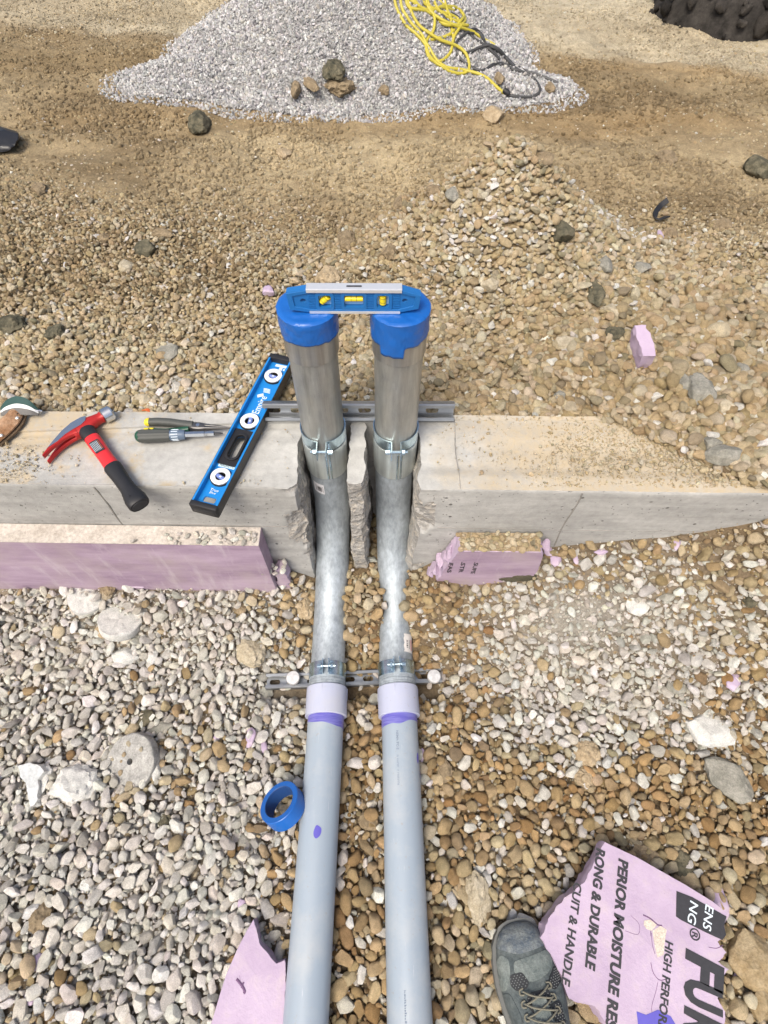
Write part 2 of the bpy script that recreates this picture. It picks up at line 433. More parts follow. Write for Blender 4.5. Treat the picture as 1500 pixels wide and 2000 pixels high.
def pile_h(x, y):
    x = np.asarray(x, float); y = np.asarray(y, float)
    w = .10 * vnoise(x * 2.3, y * 2.3, 0, 31) + .05 * vnoise(x * 7, y * 7, 0, 33)
    y = y - .13; x = x * 1.04 + .01
    dy = (y - 2.62); ry = np.where(dy < 0, .44, .7)
    d = np.sqrt(((x + .08) / .74) ** 2 + (dy / ry) ** 2) + w * .4
    z = .36 * np.clip(1.03 - np.sqrt(d * d + .003), 0, 1)
    d2 = np.sqrt(((x + .72) / .30) ** 2 + ((y - 2.38) / .15) ** 2) + w
    d3 = np.sqrt(((x - .45) / .34) ** 2 + ((y - 2.34) / .15) ** 2) + w
    d4 = np.sqrt(((x + .2) / .5) ** 2 + ((y - 2.32) / .18) ** 2) + w
    z = np.maximum(z, np.maximum(.075 * np.clip(1.05 - d2, 0, 1), np.maximum(.055 * np.clip(1.05 - d3, 0, 1), .06 * np.clip(1.05 - d4, 0, 1))))
    return z + .008 * fbm(x * 9, y * 9, 0, 3, 8) * (z > .01)
def surface(x, y):
    g = ground(x, y); p = pile_h(x, y); return np.where(p > .004, g + p, g)
def hit(px, py):
    """point where the ray through a picture position meets the ground"""
    d = ray(px, py); ts = np.linspace(.6, 6, 2700); P = C0[None] + ts[:, None] * d[None]
    s = surface(P[:, 0], P[:, 1]) - P[:, 2]; k = int(np.argmax(s > 0)); k = k if s[k] > 0 else len(ts) - 1
    return Vector(P[k])
def G(x, y): return float(surface(x, y))

def axis_pts(a, b, step, far, fac=1.35):
    c = list(np.arange(a, b + 1e-6, step)); s = step; lo = a; hi = b; L = []; Hh = []
    while lo > -far: s *= fac; lo -= s; L.append(lo)
    s = step
    while hi < far: s *= fac; hi += s; Hh.append(hi)
    return np.array(L[::-1] + c + Hh)
xs = axis_pts(-1.5, 1.5, .011, 90)
ys_ = np.concatenate([axis_pts(-.7, 0, .012, 8)[:0], np.array([-60, -30, -15, -8, -4, -2.2, -1.4, -1.0, -.8]), np.arange(-.7, 1.9, .011), np.arange(1.9, 3.5, .018)])
hi = 3.5; s_ = .018; ex = []
while hi < 150: s_ *= 1.22; hi += s_; ex.append(hi)
ys_ = np.concatenate([ys_, ex])
X, Y = np.meshgrid(xs, ys_)
Z = ground(X, Y)
inpile = pile_h(X, Y) > .05
Z = np.where(inpile, Z - .03, Z)
Z = np.where(Y < np.where(in_notch(X), .832, wf(X) + .012), Z - .011, Z - (.008 * sstep(1.9, 1.25, Y) + .004 * np.clip(1.4 - np.sqrt(((X - .36) / .5) ** 2 + ((Y - 1.42) / .4) ** 2), 0, 1)) * (Y < 3))
v = np.stack([X.ravel(), Y.ravel(), Z.ravel()], 1)
ny, nx = X.shape
idx = np.arange(ny * nx).reshape(ny, nx)
f = np.stack([idx[:-1, :-1].ravel(), idx[:-1, 1:].ravel(), idx[1:, 1:].ravel(), idx[1:, :-1].ravel()], 1)
me = bpy.data.meshes.new('ground'); me.vertices.add(len(v)); me.vertices.foreach_set('co', v.ravel())
me.loops.add(f.size); me.loops.foreach_set('vertex_index', f.ravel()); me.polygons.add(len(f))
me.polygons.foreach_set('loop_start', np.arange(0, f.size, 4)); me.polygons.foreach_set('loop_total', np.full(len(f), 4))
me.update(); me.validate()
def dirt_col(x, y):
    """colour of the fines: damp orange brown, dry tan and pale dusty bands of different soils"""
    a = fbm(x * 1.1, y * 2.6, 0, 5, 41); b = fbm(x * .7, y * 5.0, 0, 4, 43); c = fbm(x * 5, y * 7, 0, 4, 47)
    dark = np.array([.27, .205, .12]); tan = np.array([.49, .40, .255]); pale = np.array([.52, .46, .34]); org = np.array([.38, .27, .14])
    t = np.clip(.55 + 1.5 * a + .5 * c, 0, 1)[..., None]
    k = dark * (1 - t) + tan * t
    o = np.clip(.1 + 2.0 * b, 0, 1)[..., None] * sstep(1.7, 2.3, y)[..., None]
    k = k * (1 - .6 * o) + org * .6 * o
    # pale, dried and compacted strip in the far field, darker damp strip in front of it
    yy = y + .12 * x + .10 * vnoise(x * 1.3, y * 2, 0, 51)
    ps = (sstep(2.78, 2.92, yy) * (.55 + .45 * np.clip(.5 + 2 * b, 0, 1)))[..., None]
    k = k * (1 - ps) + pale * ps
    ds = (gau(yy, 0, 2.60, 0, .14, 1) * np.clip(.75 + a, 0, 1))[..., None]
    k = k * (1 - .7 * ds) + np.array([.20, .145, .075]) * .7 * ds
    fr = (y < .70)[..., None]
    kf = np.array([.20, .145, .085]) * (1 - .0) + 0 * k
    return np.where(fr, kf, k)
def zone_gray_front(x, y):
    """share of pale crushed stone in the bedding"""
    w = sstep(-.13, -.34, x + .07 * vnoise(x * 5, y * 5, 0, 61)) * .86
    w = w - .45 * gau(x, y, -.55, .18, .12, .10) - .4 * gau(x, y, -.75, -.25, .22, .12) - .25 * gau(x, y, -.35, .27, .14, .06)
    w = w + .95 * gau(x, y, .52, .46, .27, .15) + .55 * gau(x, y, .75, .34, .22, .16) + .45 * gau(x, y, .45, .28, .18, .10) + .16
    w = w + .22 * fbm(x * 6, y * 6, 0, 3, 63) + .2 * gau(x, y, -.04, .20, .06, .12)
    return np.clip(w, .06, .94)
dc = dirt_col(X, Y)
zg = zone_gray_front(X, Y)[..., None]
dc = np.where((Y < .70)[..., None], dc * (1 - .45 * zg) + np.array([.36, .34, .30]) * .45 * zg, dc)
pl = (.8 * gau(X, Y, .52, .50, .12, .06) * (Y < .64))[..., None]
dc = dc * (1 - pl) + np.array([.46, .44, .40]) * pl
ca = me.color_attributes.new('col', 'FLOAT_COLOR', 'POINT')
ca.data.foreach_set('color', np.concatenate([dc.reshape(-1, 3), np.ones((ny * nx, 1))], 1).astype(np.float32).ravel())
tag(mk('ground', me, DIRT, smooth=True), kind='structure')

# ------------------------------------------------------------------ loose stone
def rock_mesh(name, seed, sub=2, cuts=6, cutr=(.62, .9), amp=.12, fr=1.4, sq=(1.15, .95, .72), smooth=True, fine=0.):
    rg = np.random.default_rng(seed)
    bm = bmesh.new(); bmesh.ops.create_icosphere(bm, subdivisions=sub, radius=1)
    P = np.array([v.co[:] for v in bm.verts])
    P *= (1 + amp * fbm(P[:, 0] * fr + seed, P[:, 1] * fr, P[:, 2] * fr, 2, seed))[:, None]
    for k in range(cuts):
        d = rg.normal(size=3); d /= np.linalg.norm(d); h = rg.uniform(*cutr)
        q = P @ d; o = np.clip(q - h, 0, None); P -= d[None] * (o * .93)[:, None]
    P *= np.array(sq)[None]
    if fine:
        P *= (1 + fine * fbm(P[:, 0] * 5 + seed, P[:, 1] * 5, P[:, 2] * 5, 4, seed + 3))[:, None]
    for v, p in zip(bm.verts, P): v.co = p
    me = bpy.data.meshes.new(name); bm.to_mesh(me); bm.free()
    me.polygons.foreach_set('use_smooth', [smooth] * len(me.polygons)); return me
proto = bpy.data.collections.new('stone shapes')
NPR = 0
def add_proto(me):
    global NPR
    me.materials.append(STONE); o = bpy.data.objects.new('stone_%02d' % NPR, me); proto.objects.link(o); NPR += 1
for i in range(10):      # 0-9 river worn
    add_proto(rock_mesh('worn', 100 + i, 3, 4 + i % 4, (.66, .92), .16, 1.2, (random.uniform(1.05, 1.4), random.uniform(.85, 1.), random.uniform(.6, .85)), True))
for i in range(10):      # 10-19 crushed, angular
    me = rock_mesh('crushed', 200 + i, 3, 12, (.50, .82), .10, 1.3, (random.uniform(1.1, 1.45), random.uniform(.8, 1.), random.uniform(.55, .8)), True)
    auto_smooth(me, 22); add_proto(me)
for i in range(5):       # 20-24 crumbs of clay
    add_proto(rock_mesh('crumb', 300 + i, 3, 3, (.6, .9), .3, 1.8, (1.1, .95, .75), True, .25))

ng = bpy.data.node_groups.new('scatter stones', 'GeometryNodeTree')
ng.interface.new_socket('Geometry', in_out='INPUT', socket_type='NodeSocketGeometry')
ng.interface.new_socket('Geometry', in_out='OUTPUT', socket_type='NodeSocketGeometry')
gi = ng.nodes.new('NodeGroupInput'); go = ng.nodes.new('NodeGroupOutput')
ci = ng.nodes.new('GeometryNodeCollectionInfo'); ci.inputs[0].default_value = proto
ci.inputs['Separate Children'].default_value = True; ci.inputs['Reset Children'].default_value = True
ip = ng.nodes.new('GeometryNodeInstanceOnPoints'); ip.inputs['Pick Instance'].default_value = True
def nattr(nm, ty):
    a = ng.nodes.new('GeometryNodeInputNamedAttribute'); a.data_type = ty; a.inputs['Name'].default_value = nm
    return [o for o in a.outputs if o.enabled and o.name == 'Attribute'][0]
ng.links.new(gi.outputs[0], ip.inputs['Points']); ng.links.new(ci.outputs[0], ip.inputs['Instance'])
ng.links.new(nattr('pid', 'INT'), ip.inputs['Instance Index'])
ng.links.new(nattr('rot', 'FLOAT_VECTOR'), ip.inputs['Rotation'])
ng.links.new(nattr('scl', 'FLOAT_VECTOR'), ip.inputs['Scale'])
ng.links.new(ip.outputs[0], go.inputs[0])
def scatter(name, P, r, pid, col, label, cat, parent=None, tilt=.45, squash=1.):
    n = len(P); me = bpy.data.meshes.new(name); me.vertices.add(n); me.vertices.foreach_set('co', np.asarray(P, np.float32).ravel())
    rot = np.stack([rng.normal(0, tilt, n), rng.normal(0, tilt, n), rng.uniform(0, 6.28, n)], 1)
    scl = np.asarray(r)[:, None] * rng.uniform(.88, 1.12, (n, 3)); scl[:, 2] *= squash
    for nm, ty, dt, a in (('pid', 'INT', 'value', np.asarray(pid, np.int32)), ('rot', 'FLOAT_VECTOR', 'vector', rot), ('scl', 'FLOAT_VECTOR', 'vector', scl),
                          ('col', 'FLOAT_COLOR', 'color', np.concatenate([col, np.ones((n, 1))], 1))):
        at = me.attributes.new(nm, ty, 'POINT'); at.data.foreach_set(dt, np.ascontiguousarray(a if ty == 'INT' else a.astype(np.float32)).ravel())
    me.materials.append(STONE)
    o = mk(name, me, None, parent); mod = o.modifiers.new('scatter', 'NODES'); mod.node_group = ng
    tag(o, None if parent else label, None if parent else cat, kind='stuff'); return o

def pack_tile(L, mean, sig, lo, hi, ov, seed, tries=14):
    """dart throwing on a wrapping tile, large stones first"""
    rg = random.Random(seed); rn = np.random.default_rng(seed)
    area = L * L * .98; rr = []
    while area > 0:
        q = float(np.clip(mean * math.exp(rn.normal(0, sig)), lo, hi)); rr.append(q); area -= math.pi * q * q * ov
    rr.sort(reverse=True); c = hi * 2; nc = max(3, int(L / c)); cs = L / nc; grid = {}; out = []
    for q in rr:
        for t in range(tries):
            x = rg.random() * L; y = rg.random() * L; i = int(x / cs); j = int(y / cs); ok = True
            for a in (-1, 0, 1):
                for b in (-1, 0, 1):
                    for (px, py, pr) in grid.get(((i + a) % nc, (j + b) % nc), ()):
                        dx = abs(px - x); dy = abs(py - y); dx = min(dx, L - dx); dy = min(dy, L - dy)
                        if dx * dx + dy * dy < ((pr + q) * .80) ** 2: ok = False; break
                    if not ok: break
                if not ok: break
            if ok:
                grid.setdefault((i % nc, j % nc), []).append((x, y, q)); out.append((x, y, q)); break
    return np.array(out)
TC = pack_tile(.62, .0080, .42, .0036, .0175, .74, 1)
TF = pack_tile(.42, .0050, .32, .0026, .0105, .72, 2)
def tiled(T, L, x0, x1, y0, y1, off=(0, 0)):
    out = []
    for i in range(int(math.floor((x0 - off[0]) / L)), int(math.ceil((x1 - off[0]) / L))):
        for j in range(int(math.floor((y0 - off[1]) / L)), int(math.ceil((y1 - off[1]) / L))):
            t = T.copy(); t[:, 0] += off[0] + i * L; t[:, 1] += off[1] + j * L; out.append(t)
    o = np.concatenate(out); m = (o[:, 0] > x0) & (o[:, 0] < x1) & (o[:, 1] > y0) & (o[:, 1] < y1); return o[m]

PIPES = [([-.9, -.285, .261, .42], [-.152, -.143, -.134, -.1365], -.120), ([-.9, -.285, .261, .42], [.068, .059, .051, .044], .035)]
PR = .0445
def pipe_path(k, n=14):
    yy, xx, xv = PIPES[k]; out = [(float(np.interp(y, yy, xx)), y, float(az(y))) for y in (-.9, -.6, -.285, 0, .2, .30, .38)]
    for i in range(n + 1):
        a = math.pi / 2 * i / n
        out.append((lerp(float(xx[-1]), xv, float(sstep(0, 1, i / n))), .441 + .33 * math.sin(a), .340 - .33 * math.cos(a)))
    out += [(xv, .771, z) for z in (.40, .46, .6, .8)]
    return [Vector(p) for p in out]
PATHS = [pipe_path(0), pipe_path(1)]
def pipe_dist(P):
    d = np.full(len(P), 9.)
    for path in PATHS:
        A = np.array([p[:] for p in path])
        for a, b in zip(A[:-1], A[1:]):
            ab = b - a; t = np.clip(((P - a) @ ab) / (ab @ ab), 0, 1); d = np.minimum(d, np.linalg.norm(P - (a + t[:, None] * ab), axis=1))
    return d
def solid(P, r):
    """True where a stone would lie inside the wall, a pipe, a strut or a board"""
    x, y, z = P.T
    s = (y > wf(x) - r * .55) & (y < wb(x) + r * .2) & (z < WT + r * .25) & (x < 2.6)
    nl = (x > -.172) & (x < -.070); nr = (x > -.030) & (x < .080)
    s = s & ~((nl | nr) & (y < .822))
    s |= pipe_dist(P) < PR + r * .12
    s |= (y > .350 - r * .3) & (y < .398 + r * .3) & (x > -.30) & (x < .165) & (z > -.1)            # lower strut
    s |= (y > .606 - r * .3) & (y < .66) & (x < -.268) & (z < .36) & (z > .02)       # left foam board
    s |= (y > .590 - r * .3) & (y < .66) & (x > .125) & (x < .385) & (z < .33)          # right foam piece
    s |= (pipe_dist(P) < PR + .004 + r * .5) & (y < .37)
    return s
TANS = np.array([[.47, .385, .26], [.41, .325, .21], [.52, .44, .32], [.37, .275, .165], [.31, .215, .12], [.55, .485, .385], [.44, .39, .30], [.28, .22, .15], [.48, .36, .22], [.34, .30, .22]]) * np.array([[1.22, 1.20, 1.10]])
TP = np.array([.17, .15, .14, .11, .07, .10, .10, .05, .06, .05])
BACKS = np.array([[.53, .44, .29], [.48, .385, .24], [.57, .495, .36], [.44, .35, .21], [.60, .55, .43], [.40, .355, .25], [.50, .41, .26], [.31, .275, .19], [.58, .52, .40]]) * np.array([[1.20, 1.19, 1.17]])
BP = np.array([.19, .16, .18, .12, .10, .08, .08, .05, .04])
GRAYS = np.array([[.60, .585, .54], [.53, .51, .47], [.66, .65, .62], [.47, .45, .41], [.56, .53, .47], [.63, .60, .53], [.40, .39, .36]]) * 1.34
GP = np.array([.24, .20, .16, .13, .12, .10, .05])
def pick(pal, p, n):
    c = pal[rng.choice(len(pal), n, p=p)]; return c * rng.uniform(.86, 1.12, (n, 1)) * rng.uniform(.97, 1.03, (n, 3))

EXCL = [(260, 1490, .060), (238, 1212, .040), (152, 1530, .050), (65, 1530, .040), (492, 1274, .030), (1381, 1426, .055), (1416, 1524, .055), (932, 1758, .032), (1462, 1880, .060), (246, 1281, .026), (1400, 890, .040), (1364, 768, .026), (1246, 675, .030), (1096, 462, .024), (1145, 1471, .022), (868, 1509, .018)]
EXCL = [(hit(a, b), r_) for a, b, r_ in EXCL]
def excluded(P):
    o = np.zeros(len(P), bool)
    for c_, r_ in EXCL: o |= ((P[:, 0] - c_.x) ** 2 + (P[:, 1] - c_.y) ** 2 < (r_ * .8) ** 2)
    return o
def do_front():
    Ps, Rs, Cs, Ids = [], [], [], []
    for layer, (off, dz, sc) in enumerate((((0, 0), .10, 1.), ((.27, .31), -.95, 1.), ((.11, .47), -1.9, 1.))):
        T = tiled(TC, .62, -1.5, 1.5, -.75, .85, off); x, y, r = T.T
        r = r * np.interp(y, [-.3, .6], [1.06, .94]); n = len(x)
        z = ground(x, y) + r * dz + r * rng.normal(0, .28, n) + .004 * (layer == 0)
        P = np.stack([x, y, z], 1); ok = ~solid(P, r) & ~(excluded(P) & (layer == 0)) & (y < np.where((x > -.2) & (x < .09), .82, wf(x)))
        dusty = gau(x, y, .52, .50, .10, .05); r = r * (1 - .35 * dusty); ok &= ~((rng.random(n) < dusty * .35) & (layer == 0))
        dirt = np.clip(gau(x, y, .17, .47, .09, .05) + .8 * gau(x, y, -.035, .06, .05, .05) + .9 * gau(x, y, .02, -.02, .03, .05), 0, 1)
        ok &= ~((rng.random(n) < dirt * .75) & (layer == 0))
        P, r, x, y = P[ok], r[ok], x[ok], y[ok]; n = len(r)
        g = rng.random(n) < zone_gray_front(x, y)
        br = np.clip(gau(x, y, .16, .42, .16, .14) + .9 * gau(x, y, -.035, .02, .06, .4) + .5 * gau(x, y, -.22, -.02, .08, .16) + .5 * gau(x, y, .9, .2, .3, .3) + .5 * gau(x, y, .3, .1, .3, .12), 0, 1)
        ct = pick(TANS, TP, n) * (1 - .22 * br[:, None]) * np.where(br[:, None] > .3, np.array([[1.04, .95, .84]]), 1.)
        c = np.where(g[:, None], pick(GRAYS, GP, n), ct)
        r = np.where(g, r * 1.02, r)
        Ps.append(P); Rs.append(r); Cs.append(c); Ids.append(np.where(g, rng.integers(10, 20, n), np.where(rng.random(n) < .45, rng.integers(10, 20, n), rng.integers(0, 10, n))))
    # grit between the stones
    n = 34000; x = rng.uniform(-1.3, 1.3, n); y = rng.uniform(-.5, .64, n); r = .0012 + .0038 * rng.random(n) ** 2
    P = np.stack([x, y, ground(x, y) + rng.uniform(-.008, .004, n)], 1); ok = ~solid(P, r); P = P[ok]; r = r[ok]; x = x[ok]; y = y[ok]; n = len(r)
    g = rng.random(n) < zone_gray_front(x, y)
    Ps.append(P); Rs.append(r); Cs.append(np.where(g[:, None], pick(GRAYS, GP, n), pick(TANS, TP, n) * .9)); Ids.append(rng.integers(10, 25, n))
    return map(np.concatenate, (Ps, Rs, Ids, Cs))
P, r, pid, c = do_front()
scatter('gravel', P, r, pid, c, 'tan and pale grey bedding gravel covering the trench in front of the concrete wall', 'gravel')

def do_back():
    Ps, Rs, Cs, Ids = [], [], [], []
    for layer, off in enumerate(((0, 0), (.19, .23), (.07, .31))):
        T = tiled(TF, .42, -2.1, 2.1, .60, 3.5, off); x, y, r = T.T; n = len(x)
        k_ = np.abs(x) < .75 + .46 * y; x, y, r = x[k_], y[k_], r[k_]; n = len(x)
        mound = np.clip(1.25 - np.sqrt(((x - .36) / .54) ** 2 + ((y - np.where(y > 1.38, 1.38, y * .5 + .69)) / .26) ** 2), 0, 1)
        nearw = sstep(1.30, .98, y); right = sstep(.2, .9, x) * sstep(1.9, 1.2, y)
        cover = np.clip(np.maximum(np.maximum(mound * 2.2, nearw * 1.0), right) + .62 * sstep(2.15, 1.5, y) * (1 - .85 * sstep(-.25, .0, x) * sstep(1.35, 1.6, y)) + .06, .12, 1)
        cover = np.clip(cover + .50 * fbm(x * 2.6, y * 4, 0, 3, 71) * (cover < .98), .08, 1)
        r = r * np.where(mound > .2, 1.10, 1.) * (1 + .25 * sstep(1.2, .9, y) + .55 * right * sstep(1.5, 1.0, y)) * np.where(mound > .12, 1.08, lerp(1, .70, sstep(1.15, 1.9, y)))
        z = ground(x, y) + r * (rng.normal(.1, .45, n) - 1.0 * (1 - cover)) - layer * r * .9
        P = np.stack([x, y, z], 1); ok = ~solid(P, r) & ~(excluded(P) & (layer == 0)) & (rng.random(n) < cover * 1.15 + .1) & (pile_h(x, y) < .03)
        if layer: ok &= cover > (.34 if layer == 1 else .55)
        covx = (x - np.interp(y, [.62, .76, .83, 1.0], [.83, .62, .51, .46]))
        ok &= ((y > wb(x) - .006 + .022 * vnoise(x * 16, 0 * x, 0, 5)) & (y > wb(x) - .03)) | (covx + .05 * vnoise(x * 9, y * 9, 0, 6) > rng.uniform(-.06, .03, n))
        ok &= (y > wf(x) + .004)
        P, r, x, y = P[ok], r[ok], x[ok], y[ok]; n = len(r)
        w = np.clip(.05 + .5 * gau(x, y, .72, 1.55, .16, .10) + .35 * gau(x, y, .25, 1.3, .12, .08) + .35 * gau(x, y, -.4, .92, .3, .06) + .5 * gau(x, y, .65, 2.2, .25, .1) + .4 * gau(x, y, -.6, 2.12, .3, .08), 0, .6)
        g = rng.random(n) < w
        damp = np.clip(.15 + .9 * fbm(x * 1.5, y * 3, 0, 4, 73) + .35 * right[ok], 0, .45)[:, None]
        cb = pick(BACKS, BP, n) * (1 - damp * np.array([[.35, .42, .5]]))
        Ps.append(P); Rs.append(r); Cs.append(np.where(g[:, None], pick(GRAYS, GP, n) * 1.05, cb))
        Ids.append(np.where(g, rng.integers(10, 20, n), np.where(rng.random(n) < .32, rng.integers(10, 20, n), rng.integers(0, 10, n))))
    return map(np.concatenate, (Ps, Rs, Ids, Cs))
P, r, pid, c = do_back()
scatter('gravel', P, r, pid, c, 'tan river pebbles spread and heaped on the ground behind the wall', 'gravel')
# crumbs of soil over the graded ground
n = 90000; y = .9 + 2.7 * rng.random(n) ** .8; x = rng.uniform(-2.1, 2.1, n)
r = np.clip(.0038 * np.exp(rng.normal(0, .6, n)),   .0012, .0075) * (1 - .35 * sstep(2.2, 3, y))
keep = (fbm(x * 3.5, y * 6, 0, 4, 81) + rng.uniform(-.3, .3, n) > -.12) & (pile_h(x, y) < .005) & (np.sqrt(((x - .38) / .5) ** 2 + ((y - 1.42) / .4) ** 2) > rng.uniform(.5, 1.1, n))
x, y, r = x[keep], y[keep], r[keep]; n = len(r)
cc = dirt_col(x, y) * rng.uniform(.75, 1.5, (n, 1))
scatter('soil_crumbs', np.stack([x, y, ground(x, y) + r * .2], 1), r, rng.integers(20, 25, n), cc, 'brown crumbs of soil strewn over the graded ground', 'soil crumbs', tilt=1.)

# ------------------------------------------------------------------ pale gravel pile
px_ = np.arange(-1.35, 1.2, .014); py_ = np.arange(2.1, 3.7, .014)
PX, PY = np.meshgrid(px_, py_); ph = pile_h(PX, PY); PZ = ground(PX, PY) + np.where(ph > .004, ph, -.02)
ii = np.arange(PX.size).reshape(PX.shape); q = np.stack([ii[:-1, :-1], ii[:-1, 1:], ii[1:, 1:], ii[1:, :-1]], -1).reshape(-1, 4)
keepq = (ph[:-1, :-1] > .004) | (ph[1:, 1:] > .004) | (ph[:-1, 1:] > .004) | (ph[1:, :-1] > .004); q = q[keepq.ravel()]
used = np.unique(q); remap = -np.ones(PX.size, int); remap[used] = np.arange(len(used))
pv = np.stack([PX.ravel(), PY.ravel(), PZ.ravel()], 1)[used]
PILE_M = m_rock('pale crushed stone dust', (.20, .20, .20), (.34, .335, .33), .95, 120)
pile = mk('gravel_pile', mesh_from(pv, remap[q], 'gravel_pile'), PILE_M, smooth=True)
tag(pile, 'tall heap of pale grey crushed stone at the back with a yellow cord over it', 'gravel pile')
def area_pts(x0, x1, y0, y1, n):
    return rng.uniform(x0, x1, n), rng.uniform(y0, y1, n)
T = np.concatenate([tiled(TF, .42, -1.4, 1.2, 2.0, 3.7, o) for o in ((0, 0), (.17, .29), (.31, .07), (.08, .19))]); x, y, r = T.T; n = len(x)
r = r * rng.uniform(.55, .95, n); hh = pile_h(x, y)
ok = (hh > .004) | ((pile_h(x * .95, (y - 2.75) * .88 + 2.75) > .004) & (rng.random(n) < .45)); x, y, r, hh = x[ok], y[ok], r[ok], hh[ok]; n = len(x)
PG = 1.62 * np.array([[.47, .47, .475], [.40, .40, .405], [.58, .58, .585], [.33, .33, .34], [.22, .22, .23], [.46, .44, .41]])
scatter('crushed_stone', np.stack([x, y, surface(x, y) + r * rng.uniform(-.1, .7, n)], 1), r, rng.integers(10, 20, n), pick(PG, [.25, .22, .2, .15, .1, .08], n), None, None, pile, tilt=.9)

# ------------------------------------------------------------------ concrete wall with two broken out chases
def wall_outline():
    """list of (x, y, roughness, dx sensitivity) around the wall in plan, clockwise from the left end of the front face"""
    p = []
    for x in list(np.arange(-3.0, -.30, .05)) + list(np.arange(-.30, -.215, .01)): p.append((x, wf(x), .0012, 0))
    for i, x in enumerate(np.arange(-.215, -.178, .0045)): p.append((x, wf(x) + .0022 * i, .004 + .0006 * i, 1))
    def side(x0, x1, y0, y1, s):
        n = 26
        for i in range(n):
            t = i / (n - 1); p.append((lerp(x0, x1, math.sin(t * math.pi / 2)), lerp(y0, y1, t), .0085 * (1 - .5 * t), s))
    side(-.174, -.180, .664, .828, 2)
    for x in np.arange(-.172, -.066, .008): p.append((x, .829, .002, 0))
    side(-.061, -.066, .828, .672, 3)
    for x in np.arange(-.062, -.036, .004): p.append((x, .664, .006, 3))
    side(-.034, -.026, .672, .828, 3)
    for x in np.arange(-.018, .088, .008): p.append((x, .829, .002, 0))
    side(.094, .086, .828, .664, 2)
    for i, x in enumerate(np.arange(.092, .132, .0045)): p.append((x, wf(x) + .020 - .0022 * i, .009 - .0006 * i, 1))
    for x in list(np.arange(.136, .25, .01)) + list(np.arange(.25, 3.0, .05)): p.append((x, wf(x), .0012, 0))
    for x in np.arange(3.0, -3.01, -.04): p.append((x, wb(x), .002, 0))
    return p
wo = wall_outline(); A = np.array(wo); N = len(wo)
lev = np.concatenate([[-.25, -.1], np.arange(0, .50, .0085), [.506, .511, WT]])
verts = []; chips = []
for z in lev:
    x, y, ro, s = A.T
    nx_ = fbm(x * 38, y * 38, z * 30, 4, 90); ny_ = fbm(x * 38 + 9, y * 38, z * 30, 4, 95); big = fbm(x * 11, y * 11, z * 9, 2, 97)
    chip = np.where(s == 1, np.clip(.55 + 1.5 * vnoise(x * 0 + np.sign(x) * 3, z * 16, 0, 98) + .6 * vnoise(x * 60, z * 60, 0, 99) - np.abs(x + .043) * 12 + 1.35, 0, 1), 1.)
    base_y = np.where(s == 1, wf(x) + (y - wf(x)) * chip, y)
    yy = base_y + ny_ * ro * 1.6 * chip + np.where(s > 0, big * .007 * chip, 0)
    chips.append(chip)
    lo = float(sstep(.30, .10, z))      # the chases close up towards their foot
    up = np.where(s > 0, .010 * big, 0)
    dx = np.where(np.isin(s, (2, 3)), nx_ * ro * 1.7, nx_ * ro * .5) + up
    dx = dx + np.where((s == 2) & (x > 0), -.012 * lo, 0) + np.where((s == 3) & (y < .70), .004 * lo * np.sign(x + .048), 0)
    rnd = .0025 if z >= WT - 1e-6 else (.0008 if z > .51 else 0)
    yy = np.where((y < .66) & (s == 0), yy + rnd * (1 + .6 * nx_), yy); yy = np.where(y > .84, yy - rnd, yy)
    zz = np.full(N, z) - np.where((s > 0) & (z > .5), np.clip(.004 + .010 * big + .006 * nx_, 0, .02), 0)
    verts.append(np.stack([x + dx, yy, zz], 1))
verts = np.concatenate(verts); faces = []; mi = []
for k in range(len(lev) - 1):
    for j in range(N):
        b = (j + 1) % N; faces.append((k * N + j, k * N + b, (k + 1) * N + b, (k + 1) * N + j)); mi.append(2 if A[j, 3] > 0 and A[b, 3] > 0 and chips[k][j] > .25 else 1)
o0 = (len(lev) - 1) * N
tri = tessellate_polygon([[Vector((verts[o0 + j][0], verts[o0 + j][1], 0)) for j in range(N)]])
for t in tri: faces.append(tuple(o0 + i for i in t)); mi.append(0)
me = mesh_from(verts, faces, 'concrete_wall'); me.polygons.foreach_set('material_index', mi)
wall = mk('concrete_wall', me, [CONC_TOP, CONC_FACE, CONC_ROUGH])
me.polygons.foreach_set('material_index', mi); fixn(me); auto_smooth(me, 28)
tag(wall, 'low concrete foundation wall with two broken out notches around the upright pipes', 'wall')
SEAM = m_concrete('form seam concrete', (.30, .285, .26), None, 0, False)
def seam(pts, w, name='form_seam'):
    m = MB(); m.tube(pts, w, 6); m.build(name, SEAM, wall)
for (x0, x1) in ((-3, -.215), (.135, 3)):
    seam([(x, wf(x) + .0003, .352 + .002 * math.sin(x * 9)) for x in np.linspace(x0, x1, 30)], .0013)
for (x, w) in ((-.60, .0022), (.425, .0020)):
    seam([(x + .0025 * math.sin(z * 30) + .012 * (.5 - z), wf(x) + .0002, z) for z in np.linspace(.0, .509, 26)], w)
seam([(.168 + .002 * math.sin(y * 40), y, WT - .0004) for y in np.linspace(wf(.168) + .004, .84, 20)], .0009)

